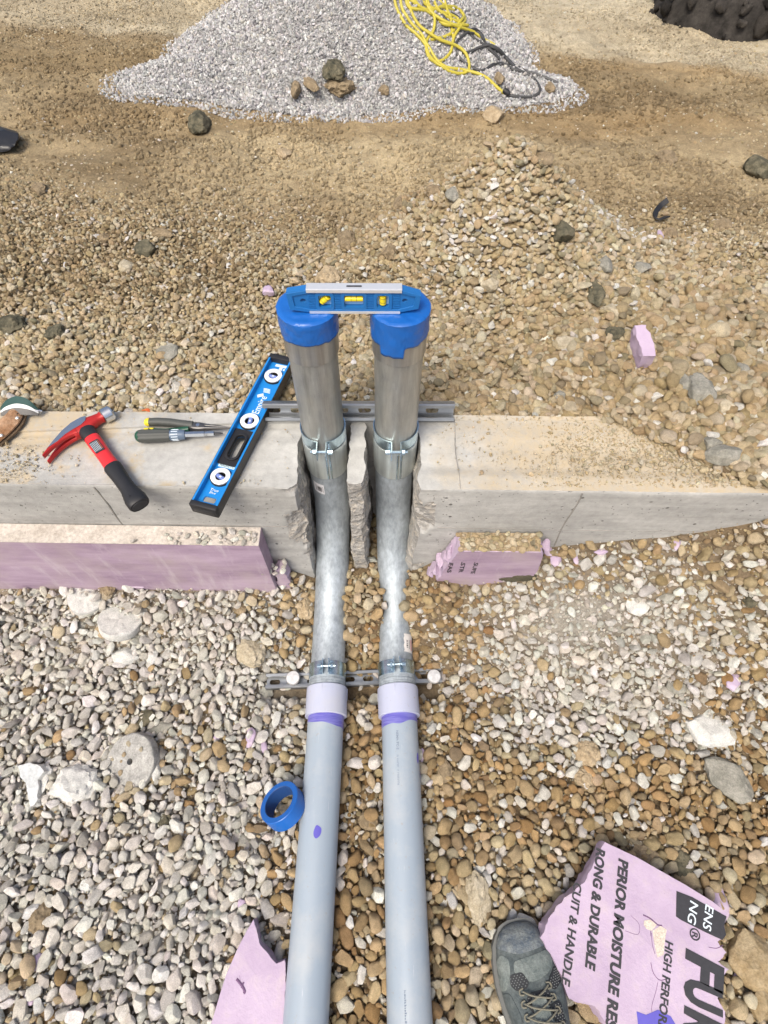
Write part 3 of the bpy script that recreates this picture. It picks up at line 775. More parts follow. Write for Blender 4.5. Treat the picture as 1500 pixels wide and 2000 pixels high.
# grit lying on the wall top
n = 30000; x = rng.uniform(-1.05, .95, n); y = rng.uniform(.65, .85, n)
dens = sstep(.10, .62, x) * 1.25 + .8 * gau(x, y, -.80, .70, .10, .05) + .5 * gau(x, y, -.33, .66, .06, .012) + .4 * gau(x, y, -.45, .655, .03, .01) + .02
dens = dens * np.clip(.6 + 1.2 * fbm(x * 9, y * 9, 0, 3, 101), 0, 1)
ok = (rng.random(n) < dens) & (y > wf(x) + .006) & (y < wb(x)) & ~((x > -.19) & (x < .10) & (y < .835)); x, y = x[ok], y[ok]; n = len(x)
r = np.clip(.0010 * np.exp(rng.normal(0, .55, n)), .0005, .0055) * (1 + .9 * sstep(.5, .8, x))
scatter('grit', np.stack([x, y, WT + r * .4], 1), r, rng.integers(10, 25, n), pick(BACKS, BP, n) * 1.1, 'fine tan grit scattered on top of the concrete wall', 'grit', tilt=.8)

# ------------------------------------------------------------------ text helper
def text_mesh(s, size=1., shear=0., bold=0., ext=.0):
    cu = bpy.data.curves.new('lettering', 'FONT'); cu.body = s; cu.size = size; cu.shear = shear; cu.offset = bold; cu.extrude = ext
    cu.resolution_u = 3
    o = bpy.data.objects.new('tmp', cu); scene.collection.objects.link(o)
    bpy.context.view_layer.update(); dg = bpy.context.evaluated_depsgraph_get()
    me = bpy.data.meshes.new_from_object(o.evaluated_get(dg)); bpy.data.objects.remove(o); bpy.data.curves.remove(cu); return me
def text_fit(s, A, B, up, cap, mat, parent, nrm, shear=0., bold=.02, name='lettering', lift=.0006, warp=None):
    """lettering whose baseline runs from A to B; cap = height of capitals"""
    A = Vector(A); B = Vector(B); t = (B - A); L = t.length; t.normalize(); nrm = Vector(nrm).normalized(); up = nrm.cross(t).normalized()
    me = text_mesh(s, 1., shear, bold); co = np.array([v.co[:] for v in me.vertices])
    x0, x1 = co[:, 0].min(), co[:, 0].max(); y1 = .70
    for v in me.vertices:
        u = (v.co.x - x0) / (x1 - x0) * L; w = v.co.y / y1 * cap
        p = A + t * u + up * w + nrm * lift
        v.co = warp(p) if warp else p
    me.update()
    o = mk(name, me, mat, parent); return o

def part(o, root):
    """child of an Empty with geometry given in world coordinates"""
    o.parent = root; o.matrix_parent_inverse = Matrix.Translation(-Vector(root.location)) if root.rotation_euler == Euler((0, 0, 0)) else root.matrix_world.inverted()
    return o
def cyl_path(pts, r, n=40, cap=False):
    m = MB(); m.tube(pts, r, n, cap, up=(1, 0, 0)); return m
def vline(x, y, z0, z1, n=8): return [(x, y, lerp(z0, z1, i / n)) for i in range(n + 1)]
def lathe_v(prof, cx, cy, n=48):
    """prof: list of (radius, z) around a vertical axis"""
    m = MB(); secs = [[Vector((cx + r * math.cos(2 * math.pi * k / n), cy + r * math.sin(2 * math.pi * k / n), z)) for k in range(n)] for r, z in prof]
    m.loft(secs, False); return m
def lathe_p(prof, path_pt, path_dir, n=48):
    """prof: (radius, distance along direction)"""
    m = MB(); d = Vector(path_dir).normalized(); u = Vector((1, 0, 0)); u = (u - d * u.dot(d)).normalized(); w = d.cross(u)
    m.loft([[Vector(path_pt) + d * s + (u * math.cos(2 * math.pi * k / n) + w * math.sin(2 * math.pi * k / n)) * r for k in range(n)] for r, s in prof], False); return m

def px_axis(k, y):
    """point on the conduit axis at forward distance y (horizontal part)"""
    yy, xx, _ = PIPES[k]; return Vector((float(np.interp(y, yy, xx)), y, float(az(y))))

def conduit(k):
    yy, xx, xv = PIPES[k]; YV = .771
    lab = ['left pipe, steel with blue tape cap, ending in grey plastic with an oval purple mark',
           'right pipe, steel under blue tape with a hanging flap, ending in printed grey plastic'][k]
    root = thing('conduit_run', lab, 'conduit', (xv, YV, 0), group='conduit runs through the wall')
    path = pipe_path(k, 30)
    el = [p for p in path if p.y > .36 and p.z < .455 or p.y > .44 and p.z < .47]
    part(cyl_path([px_axis(k, .352)] + el, PR, 56).build('elbow', GALV), root)
    part(lathe_v([(PR, .47), (PR, .8)], xv, YV, 56).build('nipple', GALV_V), root)
    # couplings
    part(lathe_v([(.0455, .434), (.0475, .4345), (.0480, .437), (.0482, .530), (.0476, .5335), (.0458, .534), (.0452, .528)], xv, YV, 64).build('coupling', ZINC), root)
    part(lathe_v([(.0452, .790), (.0452, .785), (.0478, .7846), (.0483, .787), (.0483, .868), (.0475, .871), (.02, .871)], xv, YV, 64).build('end_coupling', m_galv('sleeve steel', (.52, .52, .50), .36, .85, .1, (1, 1, .03)) if k == 0 else bpy.data.materials['sleeve steel']), root)
    # two raised weld strips on the lower coupling
    for a in (-84, -75):
        m = MB(); ca, sa = math.cos(R(a)), math.sin(R(a)); M = Matrix.Translation((xv + ca * .0481, YV + sa * .0481, 0)) @ Matrix.Rotation(R(a + 90), 4, 'Z')
        m.box((-.0022, -.0012, .437), (.0022, .0015, .528), M); part(m.build('weld_strip', ZINCB, bevel=.0008), root)
    # tape cap: skirt with an uneven lower edge, creased and closed on top
    n = 160; RT = .0497; secs = []
    def low(a):
        d = math.degrees(a)
        if k == 0: return .832 + .0015 * math.sin(3 * a) + .002 * float(vnoise(a * 6, 0, 0, 5))
        flap = 1 if 228 < d < 277 else 0
        return (.806 if flap else .829) + .002 * float(vnoise(a * 6, 0, 0, 9)) + (.0 if flap else .006 * math.sin(a + .8))
    for i in range(15):
        t = i / 14; rg_ = []
        for j in range(n):
            a = 2 * math.pi * j / n; z = lerp(low(a), .8745, t); wr = .0016 * float(fbm(math.cos(a) * 3 + k * 5 + z * 20, math.sin(a) * 3, z * 60, 3, 12)) + .0008 * abs(float(vnoise(math.cos(a) * 5 + z * 70 + k, math.sin(a) * 5 + z * 30, 0, 44))) + .0004 * float(vnoise(a * 22, z * 250, 0, 3))
            rr = RT + wr; rg_.append(Vector((xv + rr * math.cos(a), YV + rr * math.sin(a), z)))
        secs.append(rg_)
    for i in range(1, 15):
        rr0 = RT * (1 - (i / 14.)) if i < 14 else .0006; rg_ = []
        for j in range(n):
            a = 2 * math.pi * j / n; X_, Y_ = rr0 * math.cos(a), rr0 * math.sin(a)
            z = .8772 - .0026 * max(0, (rr0 / RT - .93) / .07) + .0020 * float(fbm(X_ * 60 + k * 3, Y_ * 90, 0, 3, 14)) * min(1, (1 - rr0 / RT) * 8) - .0005
            rg_.append(Vector((xv + X_, YV + Y_, z)))
        secs.append(rg_)
    m = MB(); m.loft(secs, False); tc = part(m.build('tape_cap', BLUE, smooth=50), root)
    md = tc.modifiers.new('t', 'SOLIDIFY'); md.thickness = .0007; md.offset = 1
    # adapter, threads, plastic pipe
    P0 = px_axis(k, .357); P1 = px_axis(k, .27); d = (P1 - P0).normalized(); L = (px_axis(k, .285) - P0).length
    th = []
    for i in range(6): th += [(.0452, -.030 + i * .005), (.0452, -.0285 + i * .005), (.0437, -.0265 + i * .005)]
    part(lathe_p([(PR, -.04), (.0472, -.0385), (.0472, -.018), (.0455, -.0165)], P0, d).build('conduit_end', GALV), root)
    part(lathe_p([(.0455, -.0165), (.0478, -.0155), (.0478, -.0115), (.0465, -.0105), (.0465, -.0085), (.0478, -.0075), (.0478, -.003), (.0465, -.002), (.0465, .004)], P0, d).build('thread', GALV), root)
    ad = part(lathe_p([(.044, .0), (.0505, .0), (.0518, .0015), (.0520, .02), (.0524, L - .001), (.0515, L), (.044, L)], P0, d, 64).build('adapter', PVC2), root)
    for a in (100, -3, 196):
        m = MB()
        ca, sa = math.cos(R(a)), math.sin(R(a)); u = Vector((1, 0, 0)); w = Vector((0, 0, 1))
        c0 = P0 + (u * ca + w * sa) * .0518
        q = Matrix.Translation(c0) @ Matrix(((sa, 0, ca), (0, 1, 0), (-ca, 0, sa))).to_4x4()
        m.box((-.0022, -.030, -.001), (.0022, -.001, .0015), q); part(m.build('rib', PVC2, bevel=.0005), root)
    pv = [px_axis(k, y) for y in (.30, .2, .1, 0, -.1, -.2, -.285, -.5, -.7, -.9)]
    part(cyl_path(pv, PR, 64).build('plastic_pipe', PVC), root)
    # purple primer smeared round the pipe below the adapter
    m = MB(); secs = []; nn = 96; a0 = px_axis(k, .288); dd = (px_axis(k, .2) - a0).normalized()
    for i in range(5):
        rg_ = []
        for j in range(nn):
            a = 2 * math.pi * j / nn; up_ = math.sin(a); wv = float(vnoise(math.cos(a) * 1.6 + k * 7, math.sin(a) * 1.6, 0, 21))
            ln = (.024 + .006 * wv - .009 * math.cos(a) * (-1 if k == 0 else 1)) if k == 0 else (.024 + .005 * wv - .006 * math.cos(a)); s = ln * i / 4
            rg_.append(a0 + dd * s + (Vector((1, 0, 0)) * math.cos(a) + Vector((0, 0, 1)) * math.sin(a)) * (PR + .0004))
        secs.append(rg_)
    m.loft(secs, False); part(m.build('primer_band', PRIMER), root)
    def wrap(ctr_y, ang, su, sv, poly, off=.0005, name='purple_mark', mat=PURPLE, sub=1):
        """flat polygon bent onto the pipe: su along, sv around"""
        m = MB(); rg = []
        for q in (1., .8, .6, .4, .2, .02):
            vs = []
            for (u_, v_) in poly:
                y = ctr_y + v_ * sv * q; a = ang - u_ * su * q / PR; c = px_axis(k, y); vs.append(c + Vector((math.cos(a), 0, math.sin(a))) * (PR + off))
            rg.append(vs)
        m.loft(rg, False); m.add(rg[-1], [tuple(range(len(vs)))]); return part(m.build(name, mat, smooth=0), root)
    el8 = [(math.cos(t) * (1 + .1 * math.sin(2 * t)), math.sin(t) * (1 + .1 * math.cos(3 * t))) for t in [2 * math.pi * i / 24 for i in range(24)]]
    if k == 0:
        wrap(.033, R(88), .0085, .0125, el8, name='purple_mark')
        # bar code sticker on the steel above the bend
        sticker(root, xv, YV, R(238), .405, .030, .040)
    else:
        wrap(.186, R(28), .0045, .012, el8, name='purple_mark'); wrap(.150, R(10), .004, .009, el8, name='purple_mark')
        yA = .245
        def warp(p):
            # p.x = around, p.y = along
            c = px_axis(1, p.y); a = R(104) - p.x / PR; return c + Vector((math.cos(a), 0, math.sin(a))) * (PR + .0004)
        o = text_fit('NEMA-TC-2', (0, yA, 0), (0, yA - .043, 0), None, .0052, INKP, None, (0, 0, 1), warp=warp); part(o, root)
        m = MB()
        rr_ = random.Random(4)
        y = yA - .055
        while y > yA - .118:
            h_ = rr_.uniform(.0012, .003)
            if rr_.random() < .85:
                q = [warp(Vector((a_, b_, 0))) for a_, b_ in ((-.0002, y), (.0036, y), (.0036, y - .0007), (-.0002, y - .0007))]; m.add(q, [(0, 1, 2, 3)])
                e_ = rr_.choice((0, .0032)); q = [warp(Vector((a_, b_, 0))) for a_, b_ in ((e_, y), (e_ + .0006, y), (e_ + .0006, y - h_), (e_, y - h_))]; m.add(q, [(0, 1, 2, 3)])
            y -= h_ + .0006
        part(m.build('faded_print', INKP, smooth=0), root)
        m = MB(); y = -.235
        while y > -.40:
            h_ = rr_.uniform(.0015, .004); q = [warp(Vector((a_, b_, 0))) for a_, b_ in ((0, y), (rr_.uniform(.002, .005), y), (rr_.uniform(.001, .004), y - h_), (.0003, y - h_))]; m.add(q, [(0, 1, 2, 3)]); y -= h_ + .001
        part(m.build('faded_print', INKP, smooth=0), root)
        # torn label on the elbow near the strut
        label_h(root)
    return root
def sticker(root, cx, cy, a0, z0, w, h):
    def pt(u, v_, off): 
        a = a0 + (u - .5) * w / PR; return Vector((cx + (PR + off) * math.cos(a), cy + (PR + off) * math.sin(a), z0 - v_ * h))
    m = MB(); n = 12
    vs = [pt(i / n, j, .0004) for j in (0, 1) for i in range(n + 1)]
    m.add(vs, [(i, i + 1, n + 2 + i, n + 1 + i) for i in range(n)]); st = part(m.build('sticker', PAPER), root)
    m = MB(); rr_ = random.Random(9); v_ = .28
    while v_ < .72:
        t = rr_.choice((.012, .02, .034)); vs = [pt(u, b_, .0008) for b_ in (v_, v_ + t) for u in (.40, .50, .60, .70, .80)]
        m.add(vs, [(i, i + 1, 6 + i, 5 + i) for i in range(4)]); v_ += t + rr_.choice((.012, .02))
    for u0 in (.24, .30, .88): m.add([pt(u0, .2, .0008), pt(u0 + .025, .2, .0008), pt(u0 + .025, .8, .0008), pt(u0, .8, .0008)], [(0, 1, 2, 3)])
    b = m.build('bar_code', INK, smooth=0); b.parent = st
def label_h(root):
    k = 1; path = [p for p in pipe_path(1, 60)]; ys = [p.y for p in path]
    def pt(u, v_, off):
        y = .497 - v_ * .055; i = max(1, min(range(len(path)), key=lambda q: abs(path[q].y - y) + (9 if path[q].z > .2 else 0)))
        a_, b_ = path[i - 1], path[i + 1]; t = (y - a_.y) / max(1e-6, b_.y - a_.y); c = a_.lerp(b_, min(max(t, 0), 1)); d = (b_ - a_).normalized(); nrm = d.cross(Vector((1, 0, 0))).normalized()
        if nrm.z < 0: nrm = -nrm
        a = R(62 - u * 44); return c + (Vector((1, 0, 0)) * math.cos(a) + nrm * math.sin(a)) * (PR + off)
    m = MB(); n = 10; mm = 8
    vs = [pt(i / n + .05 * math.sin(j * 2.1) * (i == 0), j / mm, .0005) for j in range(mm + 1) for i in range(n + 1)]
    m.add(vs, [(j * (n + 1) + i, j * (n + 1) + i + 1, (j + 1) * (n + 1) + i + 1, (j + 1) * (n + 1) + i) for j in range(mm) for i in range(n)])
    st = part(m.build('sticker', plain('scuffed paper label', (.66, .63, .60), .6, 0, .25, 90)), root)
    m = MB()
    for v_ in (.35, .41, .5, .58, .63, .70): m.add([pt(.22, v_, .0009), pt(.38, v_, .0009), pt(.38, v_ + .03, .0009), pt(.22, v_ + .03, .0009)], [(0, 1, 2, 3)])
    m.add([pt(.52, .3, .0009), pt(.56, .3, .0009), pt(.56, .8, .0009), pt(.52, .8, .0009)], [(0, 1, 2, 3)])
    b = m.build('bar_code', INK, smooth=0); b.parent = st
    m = MB(); m.add([pt(.72, v_, .0009) if i == 0 else pt(.84, v_, .0009) for v_ in (.28, .42, .56, .7, .84) for i in (0, 1)], [(2 * i, 2 * i + 1, 2 * i + 3, 2 * i + 2) for i in range(4)])
    b = m.build('red_print', plain('red print', (.55, .05, .04), .6), smooth=0); b.parent = st
conduit(0); conduit(1)

# ------------------------------------------------------------------ strut channels
def strut(name, label, O, ux, uz, uy, L, depth, wid=.041):
    """O: left end at the middle of the open side; ux along, uz across the opening, uy into the channel"""
    root = thing(name, label, 'strut channel', O, group='steel strut channels')
    M = Matrix.Translation(O) @ Matrix((ux, uz, uy)).transposed().to_4x4()
    t = .0026; h = wid / 2; lip = .0095
    prof = [(-h + lip, t * 2.2), (-h + lip, .0006), (-h + t * 1.5, 0), (-h + .0006, .0006), (-h, t * 1.5), (-h, depth - t), (-h + t, depth), (h - t, depth), (h, depth - t), (h, t * 1.5), (h - .0006, .0006), (h - t * 1.5, 0), (h - lip, .0006), (h - lip, t * 2.2),
            (h - lip - 0 + t, t * 2.2), (h - lip + t, t), (h - t, t), (h - t, depth - t - .001)]
    mi_ = [(-q[0], q[1]) for q in prof[14:]][::-1]
    loop = prof + mi_
    m = MB(); MM = M @ Matrix(((0, 0, 1, 0), (1, 0, 0, 0), (0, 1, 0, 0), (0, 0, 0, 1)))
    # sides and lips (open section without its slotted web)
    for s in (-1, 1):
        lp = [(s * (h - lip), t * 2.2), (s * (h - lip), .0004), (s * (h - t), 0), (s * h, t), (s * h, depth), (s * (h - t), depth), (s * (h - t), t), (s * (h - lip + .002), t), (s * (h - lip + .002), t * 2.2)]
        if s < 0: lp = lp[::-1]
        m.prism([lp], 0, L, MM)
    part(m.build('rail', STRUT, smooth=40), root)
    holes = []; x = .022
    while x < L - .01:
        holes.append(rrect(x, 0, min(.0285, 2 * (L - x) - .004), .0135, .0066)); x += .0505
    m = MB(); MW = M @ Matrix(((1, 0, 0, 0), (0, 1, 0, 0), (0, 0, 1, 0), (0, 0, 0, 1)))
    m.prism([[(0, -h + t), (L, -h + t), (L, h - t), (0, h - t)]] + holes, depth - t * .9, depth - .0002, MW)
    part(m.build('slotted_web', STRUT, smooth=0), root)
    return root
a_ = onY(512, 812, .8165); b_ = onY(889, 811, .8165)
strut('strut_channel', 'upper slotted steel strut channel standing on the wall top behind the two upright pipes', (a_.x, .827, WT + .0292), Vector((1, 0, 0)), Vector((0, math.sin(R(28)), math.cos(R(28)))), Vector((0, math.cos(R(28)), -math.sin(R(28)))), b_.x - a_.x, .0215)
SA = onZ(519, 1330, -.032); SB = onZ(862, 1317, -.032)
SU = (SB - SA); SL = SU.length; SU.normalize(); SV = Vector((-SU.y, SU.x, 0)); 
strut('strut_channel', 'lower slotted steel strut channel lying in the gravel under both pipes', SA + Vector((0, 0, .002)), SU, SV, Vector((0, 0, -1)), SL, .0215)
# stakes driven through the lower strut
def stake(p, label):
    root = thing('ground_stake', label, 'stake', p, group='ground stakes through the lower strut')
    m = MB(); n = 28
    m.loft([[Vector((r * math.cos(2 * math.pi * k / n) * (1 + .02 * math.sin(3 * k)), r * math.sin(2 * math.pi * k / n), z)) for k in range(n)] for r, z in ((.0005, .0195), (.010, .0195), (.0165, .019), (.0182, .0165), (.0178, .008), (.012, .004))], True)
    m.build('head', m_galv('hammered zinc', (.80, .80, .80), .5, .45, .15, (1, 1, 1)) if 'hammered zinc' not in bpy.data.materials else bpy.data.materials['hammered zinc'], root)
    m = MB(); m.tube([(0, 0, .006), (0, 0, -.15)], .0062, 12); m.build('rod', GALV, root)
p = onZ(572, 1323, -.012); stake(Vector((p.x, p.y, -.031)), 'round headed galvanised stake in the lower strut left of the left pipe')
p = onZ(848, 1320, -.012); stake(Vector((p.x, p.y, -.031)), 'round headed galvanised stake in the lower strut right of the right pipe')

# ------------------------------------------------------------------ pipe clamps
def clamp(c, ax, back, r, label, wid=.030, wire=False, gap=.0085, ear=.026, bz=.012, flip=1):
    """c centre, ax pipe direction, back: direction to the strut"""
    ax = Vector(ax).normalized(); back = Vector(back).normalized(); side = ax.cross(back).normalized()
    root = thing('pipe_clamp', label, 'pipe clamp', c, group='two bolt pipe clamps')
    M = Matrix((side, back, ax)).transposed().to_4x4()
    t = .0021
    for s in (-1, 1):
        m = MB(); pts = []
        a0 = math.asin(gap / r)
        for i in range(26): 
            a = lerp(math.pi - .12, a0, i / 25); pts.append((s * r * math.sin(a), -r * math.cos(a)))
        last = pts[-1]; pts.append((s * gap, last[1] - .004)); pts.append((s * gap, -r - ear))
        secs = []
        for i, q in enumerate(pts):
            q = Vector((q[0], q[1], 0)); pr_ = Vector((*pts[max(i - 1, 0)], 0)); nx2 = Vector((*pts[min(i + 1, len(pts) - 1)], 0)); tg = (nx2 - pr_).normalized(); nn = Vector((tg.y, -tg.x, 0)) * s * -1
            zt = wid / 2; secs.append([M @ (q + Vector((0, 0, -zt))), M @ (q + nn * t + Vector((0, 0, -zt))), M @ (q + nn * t + Vector((0, 0, zt))), M @ (q + Vector((0, 0, zt)))])
        m.loft(secs, True); m.build('strap', ZINCB, root, smooth=40)
    yb = -r - ear * .55
    m = MB(); m.tube([M @ Vector((-.019 * flip, yb, bz * 0)), M @ Vector((.024 * flip, yb, 0))], .0031, 10); m.build('bolt', ZINCB, root)
    def hexa(x0, x1, rr_, nm):
        m = MB(); m.loft([[M @ Vector((x, yb + rr_ * math.sin(R(60 * k)), rr_ * math.cos(R(60 * k)))) for k in range(6)] for x in (x0, x1)], True); m.build(nm, ZINCB, root, smooth=0, bevel=.0005)
    hexa(-.0225 * flip, -.0125 * flip, .0062, 'bolt_head'); hexa(.0115 * flip, .0185 * flip, .0068, 'nut')
clamp((-.120, .771, .556), (0, 0, 1), (0, 1, 0), .0462, 'zinc pipe clamp around the left upright pipe above its sleeve', flip=1)
clamp((.035, .771, .556), (0, 0, 1), (0, 1, 0), .0462, 'zinc pipe clamp around the right upright pipe above its sleeve', flip=-1)
for k, fl, lb in ((0, 1, 'small zinc clamp holding the left pipe down on the lower strut'), (1, -1, 'small zinc clamp holding the right pipe down on the lower strut')):
    y_ = [.400, .404][k]; c_ = px_axis(k, y_); d_ = (px_axis(k, .42) - px_axis(k, .36)).normalized()
    clamp(c_, d_, Vector((0, 0, -1)), .0464, lb, wid=.036, gap=.0065, ear=.022, flip=-fl)

# ------------------------------------------------------------------ torpedo level across the two capped pipes
def torpedo():
    A0 = Vector((-.1475, .757, .8795)); root = thing('torpedo_level', 'short blue level with three yellow vials lying across the two blue pipe caps', 'level', A0)
    root.rotation_euler = (R(-2), 0, R(.0)); root.scale = (.945, 1, .79); L = .226; H = .052; T = .0085
    # local: x along, z up, y depth
    MX = Matrix(((1, 0, 0, 0), (0, 0, -1, 0), (0, 1, 0, 0), (0, 0, 0, 1)))     # prism (x, z) extruded in -y
    out = [(.003, .006), (.036, 0), (.190, 0), (L - .003, .009), (L, .040), (.194, H), (.036, H), (.0, .044)]
    win = [((.064, .026, .021, .028), 3), ((.113, .026, .033, .028), 3), ((.162, .026, .021, .028), 3)]
    holes = [rrect(cx, cy, w, h, .004) for (cx, cy, w, h), _ in win] + [circ(.027, .026, .0048), circ(L - .027, .027, .0046)]
    m = MB(); m.prism([out] + holes, -.0055, .0055, MX); m.build('body', BLUE_D, root, smooth=0)
    # raised rim round the body and round each window
    for s in (-1, 1):
        yb = s * .0055; off = lambda z0, z1: (min(z0, z1), max(z0, z1))
        inn = [(.012, .014), (.038, .007), (.188, .007), (L - .012, .016), (L - .009, .037), (.192, H - .007), (.038, H - .007), (.010, .038)]
        m = MB(); m.prism([out, inn], *off(-yb, -s * .0080), MX); m.build('rim', BLUE_D, root, smooth=0, bevel=.0006)
        for (cx, cy, w, h), _ in win:
            m = MB(); m.prism([rrect(cx, cy, w + .010, h + .012, .006), rrect(cx, cy, w, h, .004)], *off(-yb, -s * .0078), MX); m.build('window_frame', BLUE_D, root, smooth=0, bevel=.0005)
        for i in range(9):
            z = .0105 + i * .0039
            for x0, x1 in ((.036, .051), (.077, .094), (.132, .149), (.175, .191)):
                if i in (3, 4, 5) and False: continue
                m = MB(); m.box((x0, -.0066 if s > 0 else .0054, z), (x1, -.0054 if s > 0 else .0066, z + .0016)); m.build('grip_rib', BLUE_D, root, smooth=0)
    m = MB(); m.box((.034, -T, H - .0004), (.194, T, H + .0026)); m.build('aluminium_edge', ALU, root, smooth=0, bevel=.0005)
    m = MB(); m.box((.0345, -T - .0012, H - .0042), (.1935, -T - .0001, H + .0022)); m.build('aluminium_lip', ALU, root, smooth=0)
    m = MB(); m.box((.036, -T, -.0016), (.192, T, .0008)); m.build('aluminium_edge', ALU, root, smooth=0, bevel=.0004)
    m = MB(); m.box((.0365, -T - .0012, -.0012), (.1915, -T - .0001, .0040)); m.build('aluminium_lip', ALU, root, smooth=0)
    m = MB(); m.prism([rrect(.114, 0, .026, .004, .0018)], H + .0020, H + .0030); m.build('top_slot', DARKSTEEL, root, smooth=0)
    for i, ((cx, cy, w, h), _) in enumerate(win):
        m = MB(); m.box((cx - w / 2 + .0005, .001, cy - h / 2 + .0005), (cx + w / 2 - .0005, .0016, cy + h / 2 - .0005)); m.build('window_glass', CLEARB, root, smooth=0)
        c = Vector((cx, -.001, cy + (.0025 if i == 1 else 0))); d = [Vector((1, 0, 1)).normalized(), Vector((1, 0, 0)), Vector((0, 0, 1))][i]; l = [.0088, .0150, .0095][i]
        m = MB(); m.tube([c - d * l, c + d * l], .0062, 20); v = m.build('vial', YVIAL, root)
        w = Vector((0, 1, 0)).cross(d)
        for q in (-.0045, .0045):
            m = MB(); m.tube([c + d * (q - .0003), c + d * (q + .0003)], .0064, 20); o = m.build('vial_line', INK, None); o.parent = v
        m = MB(); m.tube([c - d * .0035 + Vector((0, -.0012, .0034)), c + d * .0035 + Vector((0, -.0012, .0034))], .0026, 12); o = m.build('bubble', WHITE, None); o.parent = v
torpedo()

# ------------------------------------------------------------------ long box level on the wall
def box_level():
    z = WT + .0265; B = onZ(397, 990, z); T_ = onZ(551, 697, z); L = (T_ - B).length; ang = math.atan2(T_.y - B.y, T_.x - B.x)
    root = thing('box_level', 'long blue and black level with white vial rings lying across the wall', 'level', (B.x, B.y, WT + .0012)); root.rotation_euler = (0, R(0), ang)
    W = .0565; H = .029; hw = W / 2; k = L / .445
    # local x along (from the near end), y across, z up
    vials = [.082 * k, .240 * k, .385 * k]
    hand = rrect(.165 * k, 0, .064, .0215, .0107)
    m = MB(); m.prism([[(.008, -hw + .004), (L - .008, -hw + .004), (L - .008, hw - .004), (.008, hw - .004)]] + [circ(v, 0, .0165, 28) for v in vials] + [hand, rrect(.024, 0, .013, .026, .004)], .011, .0150)
    m.build('web', BLUE_L, root, smooth=0)
    for s in (-1, 1):
        m = MB(); a, b = sorted((s * (hw - .0045), s * (hw - .0004))); m.box((.006, a, .0008), (L - .006, b, H)); m.build('rail', BLUE_L, root, smooth=0, bevel=.0006)
        m = MB(); a, b = sorted((s * (hw - .0006), s * (hw + .0006))); m.box((.004, a, .0), (L - .004, b, H - .0012)); m.build('side_strip', BLACKP, root, smooth=0)
    for x0, x1, nm in ((-.004, .0085, 'end_cap'), (L - .013, L + .002, 'end_cap')):
        m = MB(); m.box((x0, -hw - .001, -.0006), (x1, hw + .001, H + .0008)); m.build(nm, BLACKR, root, bevel=.002)
    m = MB(); m.box((-.0046, -hw + .006, .006), (-.0036, hw - .006, .019)); m.build('end_cap_pad', BLACKP, root, bevel=.0004)
    # handle lining
    m = MB(); m.prism([rrect(.165 * k, 0, .098, W - .0095, .003), hand], .0105, .0175); m.build('handle_plate', BLACKR, root, smooth=0, bevel=.0005)
    m = MB(); m.prism([rrect(.165 * k, 0, .074, .0315, .0155, 8), hand], .004, .0215); m.build('handle_grip', BLACKR, root, bevel=.0016)
    for i, v in enumerate(vials):
        m = MB(); m.prism([circ(v, 0, .0225, 36), circ(v, 0, .0112, 36)], .006, .0195); m.build('vial_housing', BLACKR, root, bevel=.0008)
        m = MB(); m.prism([circ(v, 0, .0205, 36), circ(v, 0, .0110, 36)], .0190, .0225); ho = m.build('vial_ring', WHITE, root, bevel=.0008)
        d = [Vector((.35, 1, 0)), Vector((1, .18, 0)), Vector((.1, 1, 0))][i].normalized(); c = Vector((v, 0, .015))
        m = MB(); m.tube([c - d * .0108, c + d * .0108], .0052, 16); vi = m.build('vial', BVIAL, root)
        m = MB(); m.tube([c - d * .002 + Vector((0, 0, .003)), c + d * .003 + Vector((0, 0, .003))], .0028, 10); o = m.build('bubble', plain('pale bubble', (.55, .62, .72), .1) if i == 0 else bpy.data.materials['pale bubble'], None); o.parent = vi
    # printed lettering, reads upwards along the level
    zt = .01515
    def tx(s, x0, x1, yb, cap, sh=0., bold=.04, mat=WPRINT): return text_fit(s, (x0, yb, zt), (x1, yb, zt), None, cap, mat, root, (0, 0, 1), shear=sh, bold=bold, lift=.0003)
    tx('Empire', .268 * k, .322 * k, -.0085, .0165, .0, .012)
    # wing emblem after the word
    m = MB(); m.add([(x * k, y, zt + .0006) for x, y in ((.314, .012), (.322, .016), (.330, .004), (.322, .0)) ], [(0, 1, 2, 3)]); m.build('emblem', WPRINT, root, smooth=0)
    for i in range(4):
        m = MB(); m.box(((.334 + i * .0034) * k, -.010 + i * .001, zt), ((.336 + i * .0034) * k, .006 + i * .001, zt + .0005)); m.build('emblem_bar', WPRINT, root, smooth=0)
    # upside-down magnetic label and word near the near end, small block at the far end
    m = MB(); m.box((.1085 * k, -.019, zt), (.1225 * k, .019, zt + .0004)); m.build('label_patch', plain('pale blue label', (.55, .72, .80), .5), root, smooth=0)
    text_fit('MAGNETIC', (.1105 * k, .016, zt + .0005), (.1105 * k, -.016, zt + .0005), None, .0045, INK, root, (0, 0, 1), bold=.0, lift=.0003)
    text_fit('True', (.046 * k, .009, zt), (.046 * k, -.009, zt), None, .0065, WPRINT, root, (0, 0, 1), shear=.2, bold=.01)
    text_fit('Blue', (.0395 * k, .008, zt), (.0395 * k, -.006, zt), None, .005, WPRINT, root, (0, 0, 1), shear=.2, bold=.01)
    m = MB(); m.box((.420 * k, -.018, zt), (.428 * k, .010, zt + .0004)); m.box((.409 * k, -.010, zt), (.419 * k, -.002, zt + .0004)); m.box((.411 * k, -.0165, zt), (.417 * k, -.0125, zt + .0004)); m.build('small_print', WPRINT, root, smooth=0)
box_level()

